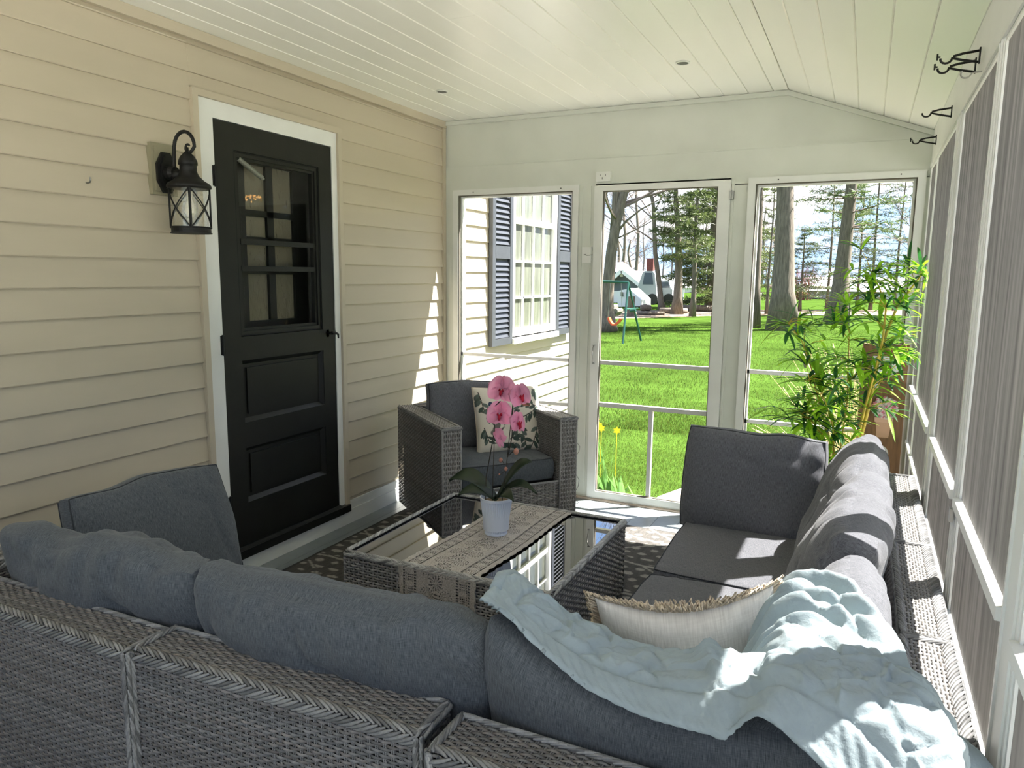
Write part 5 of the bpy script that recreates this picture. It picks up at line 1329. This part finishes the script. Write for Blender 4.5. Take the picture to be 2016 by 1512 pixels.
for i, (px, py, h, cr, lb_) in enumerate(((1509, 619, 6.0, 2.0, 'thin young conifer between the left trunk and the broadest trunk'), (1574, 613, 4.2, 1.6, 'small sparse conifer just right of the broadest trunk'), (1627, 613, 7.2, 2.8, 'thin conifer with long sparse limbs left of the leaning trunk'), (1686, 612, 6.6, 2.2, 'thin conifer just right of the leaning trunk'), (1713, 611, 9.5, 2.6, 'tallest thin conifer above the bamboo'), (1760, 612, 7.5, 2.8, 'feathery conifer nearest the right side of the opening'))):
    P0 = gp(px, py); conifer('young_conifer', lb_, P0, h, rpx(P0, 3.0), 30+i, z0=.16, crown=cr, whorls=15, per=4, droop=.05, dens=6, group=YG, col_=(.075, .105, .03), ln=.22, w_=.013)
for i, (x_, y_) in enumerate(((7.5, 33.), (10.5, 38.), (14., 36.), (18., 41.), (22., 37.))):
    c = copy_tree([o for o in bpy.data.objects if o.name.startswith('young_conifer') and o.parent is None][i]); c.location = (x_, y_, GZ)
    c['label'] = 'thin conifer at the wood edge past the right end of the open lawn'; c['group'] = 'conifers past the right end of the lawn'
P0 = gp(1790, 628); bare_tree('bare_tree', 'bare branching tree at the right edge of the right opening', P0, [P0, up(P0, 1792, 520), up(P0, 1800, 420), up(P0, 1806, 300)], rpx(P0, 4), 44, 8, 4, .3, L0=.4)
# through the screen door
P0 = gp(1197, 652); bare_tree('maple_tree', 'big forked maple trunk at the left of the screen door', P0, [P0, up(P0, 1196, 580), up(P0, 1203, 500), up(P0, 1213, 440), up(P0, 1224, 395), up(P0, 1245, 330), up(P0, 1262, 240)], rpx(P0, 13), 51, 8, 4, .40, L0=.42, spread=.45)
q = MB(); P0 = gp(1197, 652)
q.tube([tuple(up(P0, 1209, 460)), tuple(up(P0, 1212, 410)), tuple(up(P0, 1214, 360)), tuple(up(P0, 1218, 280))], [rpx(P0, 9), rpx(P0, 8), rpx(P0, 7), rpx(P0, 5)], 12)
q.tube([tuple(up(P0, 1213, 460)), tuple(up(P0, 1232, 436)), tuple(up(P0, 1262, 412)), tuple(up(P0, 1296, 394)), tuple(up(P0, 1330, 384))], [rpx(P0, 2.6), rpx(P0, 2.2), rpx(P0, 1.6), rpx(P0, 1), rpx(P0, .4)], 6)
q.tube([tuple(up(P0, 1200, 476)), tuple(up(P0, 1240, 458)), tuple(up(P0, 1275, 440)), tuple(up(P0, 1296, 428))], [rpx(P0, 1.6), rpx(P0, 1.3), rpx(P0, .9), rpx(P0, .4)], 6)
o = q.build('fork_limb', MT['bark'], [o for o in bpy.data.objects if o.name == 'maple_tree'][0], smooth=True)
P0 = gp(1303, 612); bare_tree('bare_tree', 'slim crooked dark trunk left of the pines in the screen door', P0, [P0, up(P0, 1298, 560), up(P0, 1290, 500), up(P0, 1288, 440), up(P0, 1286, 400), up(P0, 1276, 360), up(P0, 1262, 300)], rpx(P0, 5.5), 52, 8, 4, .35, L0=.38)
P0 = gp(1332, 619); conifer('pine_tree', 'thick dark pine trunk in the middle of the screen door', P0, 0, rpx(P0, 10), 15, z0=.44, crown=2.1, whorls=16, per=6, dens=11, pts=[P0, up(P0, 1336, 560), up(P0, 1336, 470), up(P0, 1330, 380), up(P0, 1328, 260)], m='bark', col_=(.085, .115, .035))
P0 = gp(1363, 623); conifer('pine_tree', 'narrower pine trunk right of the thick one in the screen door', P0, 0, rpx(P0, 5.5), 16, z0=.38, crown=1.9, whorls=16, per=5, dens=11, pts=[P0, up(P0, 1367, 560), up(P0, 1368, 470), up(P0, 1374, 380), up(P0, 1380, 260)], m='bark', col_=(.09, .12, .035))
P0 = gp(1398, 612); conifer('spruce_tree', 'dense dark green spruce filling the right side of the screen door', P0, 15.0, .22, 17, z0=.03, crown=2.7, whorls=26, per=7, dens=13, droop=.12, col_=(.09, .12, .035), ln=.34, w_=.022)
P0 = gp(1440, 606); conifer('spruce_tree', 'dense green spruce behind the post right of the screen door', P0, 13.0, .2, 18, z0=.05, crown=3.0, whorls=22, per=6, dens=11, droop=.12, col_=(.10, .13, .035), ln=.34, w_=.022)
# background woods: bare trees far away
protos = []
for i in range(4):
    P0 = Vector((0, 0, GZ)); protos.append(None)
BG = 'bare trees in the far woods'
bgspots = [(1212, 92), (1222, 80), (1236, 86), (1248, 78), (1258, 95), (1270, 82), (1284, 88), (1318, 84), (1345, 80), (1375, 90), (1400, 84), (1500, 70), (1560, 78), (1590, 70), (1615, 82), (1650, 76), (1700, 84), (1735, 74), (1770, 86), (1800, 72), (1830, 80), (1850, 62)]
for i, (px, Yd) in enumerate(bgspots):
    x = at(px, 600, Yd, 1)[0]; P0 = Vector((x, Yd, GZ)); h = 11+5*math.sin(i*2.3)
    if i < 4:
        pr = bare_tree('far_bare_tree', 'bare brown tree in the far woods beyond the lawn', P0, [P0, P0+Vector((.3, 0, h*.4)), P0+Vector((-.2, 0, h*.75)), P0+Vector((.1, 0, h))], .20, 60+i, 9, 4, .2, group=BG, L0=.34, spread=.38); protos[i] = pr
    else:
        c = copy_tree(protos[i % 4]); c.location = P0
# unseen evergreen row, added to darken the view through the side screens
rn = np.random.default_rng(77)
for i in range(15):
    y = 3.4+i*1.2; P0 = Vector((4.85+.10*math.sin(i*3)-.02*i, y, GZ))
    if i == 0:
        t = thing('backdrop_shrub', 'added evergreen shrub that darkens the view through the side screens', 'shrub', tuple(P0), 'added evergreen shrubs that darken the side screens'); hp = t
        q = MB(); n = 7500; a = rn.uniform(0, 2*math.pi, n); zz = rn.random(n); rr_ = .62*(1-zz**2.2*.75)*(.75+.3*rn.random(n)); X = P0[0]+rr_*np.cos(a); Y = P0[1]+rr_*np.sin(a); Z = GZ+.05+zz*4.3
        d = np.stack([np.cos(a), np.sin(a), .9+rn.normal(0, .3, n)], 1); d /= np.linalg.norm(d, axis=1)[:, None]; s = np.stack([-np.sin(a), np.cos(a), rn.normal(0, .5, n)], 1)
        B = np.stack([X, Y, Z], 1); V = np.stack([B-s*.02, B+s*.02, B+d*.17], 1).reshape(-1, 3); g = rn.uniform(.5, 1.4, n)
        q.add(V, np.arange(3*n).reshape(-1, 3), np.repeat(np.stack([.028*g, .045*g, .012*g], 1), 3, 0)); o = q.build('foliage', MT['needle'], t); o['kind'] = 'stuff'
        q = MB(); q.lathe([(.05, GZ), (.5, GZ+.1), (.46, GZ+1.9), (.28, GZ+3.5), (0, GZ+4.3)], (P0[0], P0[1], 0), 12); q.build('branches', MT['dark'], t)
    else:
        c = copy_tree(hp); c.location = P0; c.rotation_euler.z = 0

# ------------------------------------------------------------------ plants just outside
ot = thing('ornamental_grass', 'dry tan ornamental grass outside, seen behind the bamboo', 'plant', tuple(at(1655, 960, 2.75, 1)))
q = MB(); rn = np.random.default_rng(8)
for i in range(150):
    bx_ = rn.normal(2.72, .06); by_ = rn.normal(2.85, .08); h = rn.uniform(.85, 1.30); s = rn.normal(0, .26)-.05
    if i > 110: h = rn.uniform(.45, .8); s = -rn.uniform(.45, .85)
    t = np.linspace(0, 1, 6); P = np.stack([bx_+s*t**1.5*.9, by_+rn.normal(0, .12)*t, GZ+h*t-(.16*abs(s)*t**3)], 1); q.tube(P, [.0022, .002, .0018, .0015, .0013, .003 if i % 3 == 0 else .001], 4, cap=False)
q.build('stalks', MT['tan'], ot)['kind'] = 'stuff'
def leafclump(name, label, cat, cx_, cy_, n, h, w_, m, seed, flowers=0):
    rn = np.random.default_rng(seed); t = thing(name, label, cat, (cx_, cy_, GZ))
    q = MB()
    for i in range(n):
        b = np.array((cx_+rn.normal(0, .09), cy_+rn.normal(0, .06), GZ)); hh = h*rn.uniform(.6, 1.1); d = np.array((rn.normal(0, .3), rn.normal(0, .3), 1.)); tt_ = np.linspace(0, 1, 6)
        P = b+d*hh*tt_[:, None]; P[:, 2] -= hh*.25*tt_**2*abs(d[0]); a = rn.uniform(0, 3.14); s = np.array((math.cos(a), math.sin(a), 0)); ww = w_*np.sin(np.clip(tt_*.85+.15, 0, 1)*math.pi)**.7
        q.grid(np.stack([P-s*ww[:, None], P+s*ww[:, None]], 1).reshape(-1, 3), 6, 2)
    q.build('leaf_clump', m, t, smooth=True)['kind'] = 'stuff'
    if flowers:
        for i in range(flowers):
            c = np.array((cx_+rn.normal(0, .07), cy_+rn.normal(0, .05), GZ+h*rn.uniform(.95, 1.2))); q = MB()
            f = np.array((.25, -1, .1)); f /= np.linalg.norm(f); u_ = np.array((0, 0, 1.)); r_ = np.cross(f, u_)
            for k in range(6):
                a = k*math.pi/3; d = u_*math.cos(a)+r_*math.sin(a); s = np.cross(f, d); q.add([c, c+d*.018+s*.010, c+d*.034, c+d*.018-s*.010], [(0, 1, 2, 3)])
            q.tube([c, c+f*.02], [.008, .011], 8); q.tube([c-f*.002, np.array((c[0], c[1], GZ))], .0025, 4)
            q.build('daffodil_flower', MT['daff'], t)
leafclump('tulip', 'broad green tulip leaves outside the lower left of the screen door', 'plant', 1.03, 2.75, 26, .24, .020, MT['tulip'], 3)
leafclump('tulip', 'small clump of green leaves right of the stone slab', 'plant', 1.93, 2.95, 10, .16, .010, MT['tulip'], 4)
p = at(1188, 822, 3.3, 1); leafclump('daffodil', 'yellow daffodils at the left edge of the screen door', 'flower', p[0]-.02, 3.3, 16, .42, .006, MT['tulip'], 5, 4)
p = at(1104, 800, 3.6, 1); leafclump('daffodil', 'yellow daffodils seen past the arm of the armchair', 'flower', p[0], 3.6, 14, .44, .006, MT['tulip'], 6, 2)

# ------------------------------------------------------------------ swing set
sw = thing('swing_set', 'green metal swing frame with an orange seat on the lawn', 'swing set', tuple(gp(1226, 677)))
Yw = gp(1226, 677)[1]
def S3(px, py, dy=0): return tuple(at(px, py, Yw+dy, 1))
r4 = .028
q = MB(); q.tube([S3(1237, 556, .5), S3(1100, 551, .5)], r4, 8); q.build('top_bar', MT['green'], sw)
for a, b in (((1237, 556, .5), (1226, 677, 0)), ((1237, 556, .5), (1262, 671, 1.1)), ((1100, 551, .5), (1080, 677, 0)), ((1100, 551, .5), (1118, 671, 1.1))):
    q = MB(); q.tube([S3(*a), S3(*b)], r4, 8); q.build('leg', MT['green'], sw)
q = MB(); q.tube([S3(1229, 609, .3), S3(1256, 607, .8)], r4*.8, 8); q.tube([S3(1240, 612, .1), S3(1252, 611, .1)], r4*1.2, 8); q.build('cross_bar', MT['green'], sw)
ws_ = MB(); P = [S3(1197, 626, .5), S3(1200, 634, .5), S3(1206, 641, .5), S3(1213, 641, .5), S3(1220, 635, .5), S3(1225, 628, .5)]
P = np.array(P); ws_.strip(P+np.array((0, -.08, 0)), P+np.array((0, .08, 0))); o = ws_.build('swing_seat', MT['orange'], sw); o.modifiers.new('t', 'SOLIDIFY').thickness = .05
for a, b in (((1202, 556, .5), (1197, 626, .5)), ((1223, 557, .5), (1225, 628, .5))):
    q = MB(); q.tube([S3(*a), S3(*b)], .007, 4); q.build('chain', MT['steel'], sw)

# ------------------------------------------------------------------ neighbour's house, vehicles, wood pile
Yh = 43.0
def H3(px, py, dy=0.): return tuple(at(px, py, Yh+dy, 1))
hs_ = thing('house', 'blue grey gabled house with a pale pinkish roof and brick chimney', 'house', H3(1230, 600))
q = MB(); gz_ = GZ
def wallpoly(pts, dy, th=.3):
    P = [H3(a, b, dy) for a, b in pts]; V = P+[(p[0], p[1]+th, p[2]) for p in P]; n = len(P)
    return V, [tuple(range(n)), tuple(range(2*n-1, n-1, -1))]+[(i, n+i, n+(i+1) % n, (i+1) % n) for i in range(n)]
V, F = wallpoly([(1199, 604), (1199, 556), (1223.5, 534), (1262, 565), (1262, 600)], 0, 4); q.add(V, F); V, F = wallpoly([(1180, 560), (1202, 528), (1226, 545), (1226, 560)], 2.6); q.add(V, F)
V, F = wallpoly([(1262, 600), (1262, 564), (1293, 564), (1293, 596)], 4.5); q.add(V, F)
q.build('wall', MT['bluegrey'], hs_)
q = MB(); A0, B0, C0, D0_ = H3(1204, 518, 10), H3(1226, 515, 10), H3(1294, 565, 4.0), H3(1180, 565, 4.0)
q.add([A0, B0, C0, D0_]+[(p[0], p[1]+.1, p[2]-.3) for p in (A0, B0, C0, D0_)], [(0, 1, 2, 3), (4, 7, 6, 5), (0, 4, 5, 1), (1, 5, 6, 2), (2, 6, 7, 3)])
for s_ in ((1223.5, 532, 1197, 556), (1223.5, 532, 1266, 566)):
    a, b, c, d = s_; p1, p2 = np.array(H3(a, b, -.4)), np.array(H3(c, d, -.4)); q.add([p1, p2, p2+(0, 5, 0), p1+(0, 5, 0), p1-(0, 0, .12), p2-(0, 0, .12), p2+(0, 5, -.12), p1+(0, 5, -.12)], [(0, 1, 2, 3), (4, 7, 6, 5), (0, 4, 5, 1)])
q.build('roof', MT['pinkroof'], hs_)
q = MB()
for s_ in ((1223.5, 533, 1197, 557), (1223.5, 533, 1266, 567)):
    a, b, c, d = s_; q.bar(H3(a, b, -.5), H3(c, d, -.5), .1, .22)
q.build('eave_trim', MT['vinyl'], hs_)
q = MB(); c = H3(1280.5, 545, 8); top = H3(1280.5, 509, 8); q.box(c[0]-.24, c[0]+.24, c[1]-.24, c[1]+.24, c[2]-1, top[2]); q.build('chimney', MT['brick'], hs_)
q = MB(); V, F = wallpoly([(1206, 600), (1206, 573), (1216, 573), (1216, 600)], -.1, .1); q.add(V, F); V, F = wallpoly([(1241, 578), (1241, 567), (1246, 567), (1246, 578)], -.1, .1); q.add(V, F)
V, F = wallpoly([(1221, 545), (1221, 540), (1226, 540), (1226, 545)], -.1, .1); q.add(V, F); q.build('window', MT['vinyl'], hs_)
# low white shed in front
sh = thing('shed', 'low white shed in front of the blue grey house', 'shed', H3(1230, 604, -6)); q = MB()
V, F = wallpoly([(1216, 604), (1216, 573), (1238, 568), (1262, 590), (1262, 603)], -6, 2); q.add(V, F); q.build('wall', MT['vinyl'], sh); q = MB(); V, F = wallpoly([(1222, 583), (1222, 575), (1226, 575), (1226, 583)], -6.1, .1); q.add(V, F); q.build('window', MT['pane'], sh)
# van and car
def vehicle(label, name, cx_, wpx, zpx, Yd, van):
    L_ = wpx; t = thing(name, label, 'van' if van else 'car', tuple(at(cx_, zpx, Yd, 1)))
    c = np.array(tuple(at(cx_, zpx, Yd, 1))); s = (Vector(c)-Vector(CAM)).dot(_F)/FPX; w2_ = L_*s/2
    h = 2.0 if van else 1.45; q = MB()
    prof = [(-w2_, .35), (-w2_, .95 if not van else 1.1), (-w2_*.55, 1.05 if not van else h*.95), (-w2_*.3, h), (w2_*.55, h), (w2_*.8, 1.0 if not van else h*.9), (w2_, .9), (w2_, .35)]
    q.prism([(c[0]+a, GZ+b) for a, b in prof], 1, c[1]-.85, c[1]+.85); q.build('body', MT['car'], t, smooth=False)
    q = MB(); q.prism([(c[0]-w2_*.5, GZ+1.0+.2*van), (c[0]-w2_*.3, GZ+h-.1), (c[0]+w2_*.5, GZ+h-.1), (c[0]+w2_*.68, GZ+1.0+.2*van)], 1, c[1]-.86, c[1]+.86); q.build('window', mat('car_glass', (.03, .05, .07), .1), t)
    for sx_ in (-.62, .62):
        q = MB(); q.tube([(c[0]+w2_*sx_, c[1]-.88, GZ+.33), (c[0]+w2_*sx_, c[1]-.6, GZ+.33)], .33, 14); q.build('wheel', MT['rubber'], t)
vehicle('white van parked beside the blue grey house', 'van', 1280, 36, 596, 42, True)
vehicle('pale low car parked behind the crooked trunk', 'car', 1312, 34, 598, 43, False)
# fence and distant buildings
fe = thing('fence', 'white rail fence behind the parked vehicles', 'fence', tuple(at(1320, 596, 50, 1))); q = MB()
for pz in (574, 581, 588): q.bar(tuple(at(1295, pz, 50, 1)), tuple(at(1345, pz, 50, 1)), .05, .14)
q.build('rail', MT['vinyl'], fe)
for px in range(1296, 1346, 12):
    q = MB(); p = at(px, 590, 50, 1); q.box(p[0]-.07, p[0]+.07, 49.95, 50.05, GZ, p[2]+1.0); q.build('post', MT['vinyl'], fe)
def building(label, px0, px1, ptop, proof, Yd, m, rm):
    t = thing('distant_building', label, 'building', tuple(at((px0+px1)/2, 590, Yd, 1))); a, b = at(px0, ptop, Yd, 1), at(px1, ptop, Yd, 1); q = MB(); q.box(a[0], b[0], Yd, Yd+8, GZ, a[2]); q.build('wall', m, t)
    r_ = at(px0, proof, Yd, 1)[2]; q = MB(); q.prism([(Yd-.5, a[2]), (Yd+4, r_+.3), (Yd+8.5, a[2])], 0, a[0]-.5, b[0]+.5); q.build('roof', rm, t)
    for k in np.linspace(.15, .85, 5):
        q = MB(); x = a[0]+(b[0]-a[0])*k; q.box(x-.5, x+.5, Yd-.06, Yd-.01, a[2]-1.7, a[2]-.6); q.build('window', MT['shutter'], t)
building('low white building with a pale roof far behind the leaning trunk', 1588, 1705, 572, 552, 62, mat('lilac_wall', (.42, .40, .46), .8, nscale=3, namt=.1), mat('grey_roof', (.45, .44, .47), .8))
building('pale low building far behind the bamboo', 1716, 1840, 574, 553, 66, MT['vinyl'], mat('white_roof', (.6, .6, .6), .8))
building('grey roofed building far behind the pines', 1298, 1345, 566, 552, 75, MT['vinyl'], mat('grey_roof', (.3, .3, .3), .8))
p = at(1576, 585, 58, 1); bs = thing('red_shrub', 'reddish bare shrub right of the broadest trunk', 'shrub', (p[0], 58, GZ)); q = MB(); rn = np.random.default_rng(4)
for i in range(40):
    d = np.array((rn.normal(0, .35), rn.normal(0, .35), 1.)); b = np.array((p[0]+rn.normal(0, .3), 58, GZ)); grow(q, b, d/np.linalg.norm(d), 1.6, .03, 2, .4, .2, 3, 3, rn)
q.build('branches', mat('red_twig', (.26, .10, .07), .9), bs)['kind'] = 'stuff'
# wood pile and logs
wp = 'cut logs stacked at the edge of the lawn'
pos = [(1200, 618), (1206, 618), (1212, 617), (1203, 611), (1209, 611), (1206, 604), (1216, 612)]
lg0 = None
for i, (px, py) in enumerate(pos):
    p = at(px, py, 24.5, 1); q = MB(); q.tube([(p[0], 24.2, p[2]), (p[0], 24.9, p[2])], .10, 10); tag(q.build('log', MT['barkl']), 'cut log in the small wood pile behind the swing', 'log', wp)
for i, (a, b, r, lb_) in enumerate((((1262, 609), (1276, 609), .16, 'short thick dark log lying on the grass right of the swing'), ((1300, 613), (1345, 615), .13, 'long fallen log by the thick pine trunk'), ((1345, 609), (1400, 611), .16, 'fallen log behind the two pine trunks'), ((1255, 616), (1300, 618), .08, 'thin fallen branch in the leaves right of the swing'))):
    q = MB(); p1 = gp(a[0], a[1]+4); p2 = gp(b[0], b[1]+4); q.tube([(p1[0], p1[1], GZ+r), ((p1[0]+p2[0])/2, (p1[1]+p2[1])/2, GZ+r*1.2), (p2[0], p1[1]+.4, GZ+r)], r, 10); tag(q.build('fallen_log', MT['bark'], smooth=True), lb_, 'log')
for i, (px, lb_) in enumerate(((1238, 'short post stump left of centre behind the swing legs'), (1244, 'second thin post stump just right of the first'))):
    p = gp(px, 624-i); q = MB(); q.tube([(p[0], p[1], GZ), (p[0]+.03, p[1], GZ+.85)], [.10, .08], 8); tag(q.build('stump_post', MT['bark']), lb_, 'post')
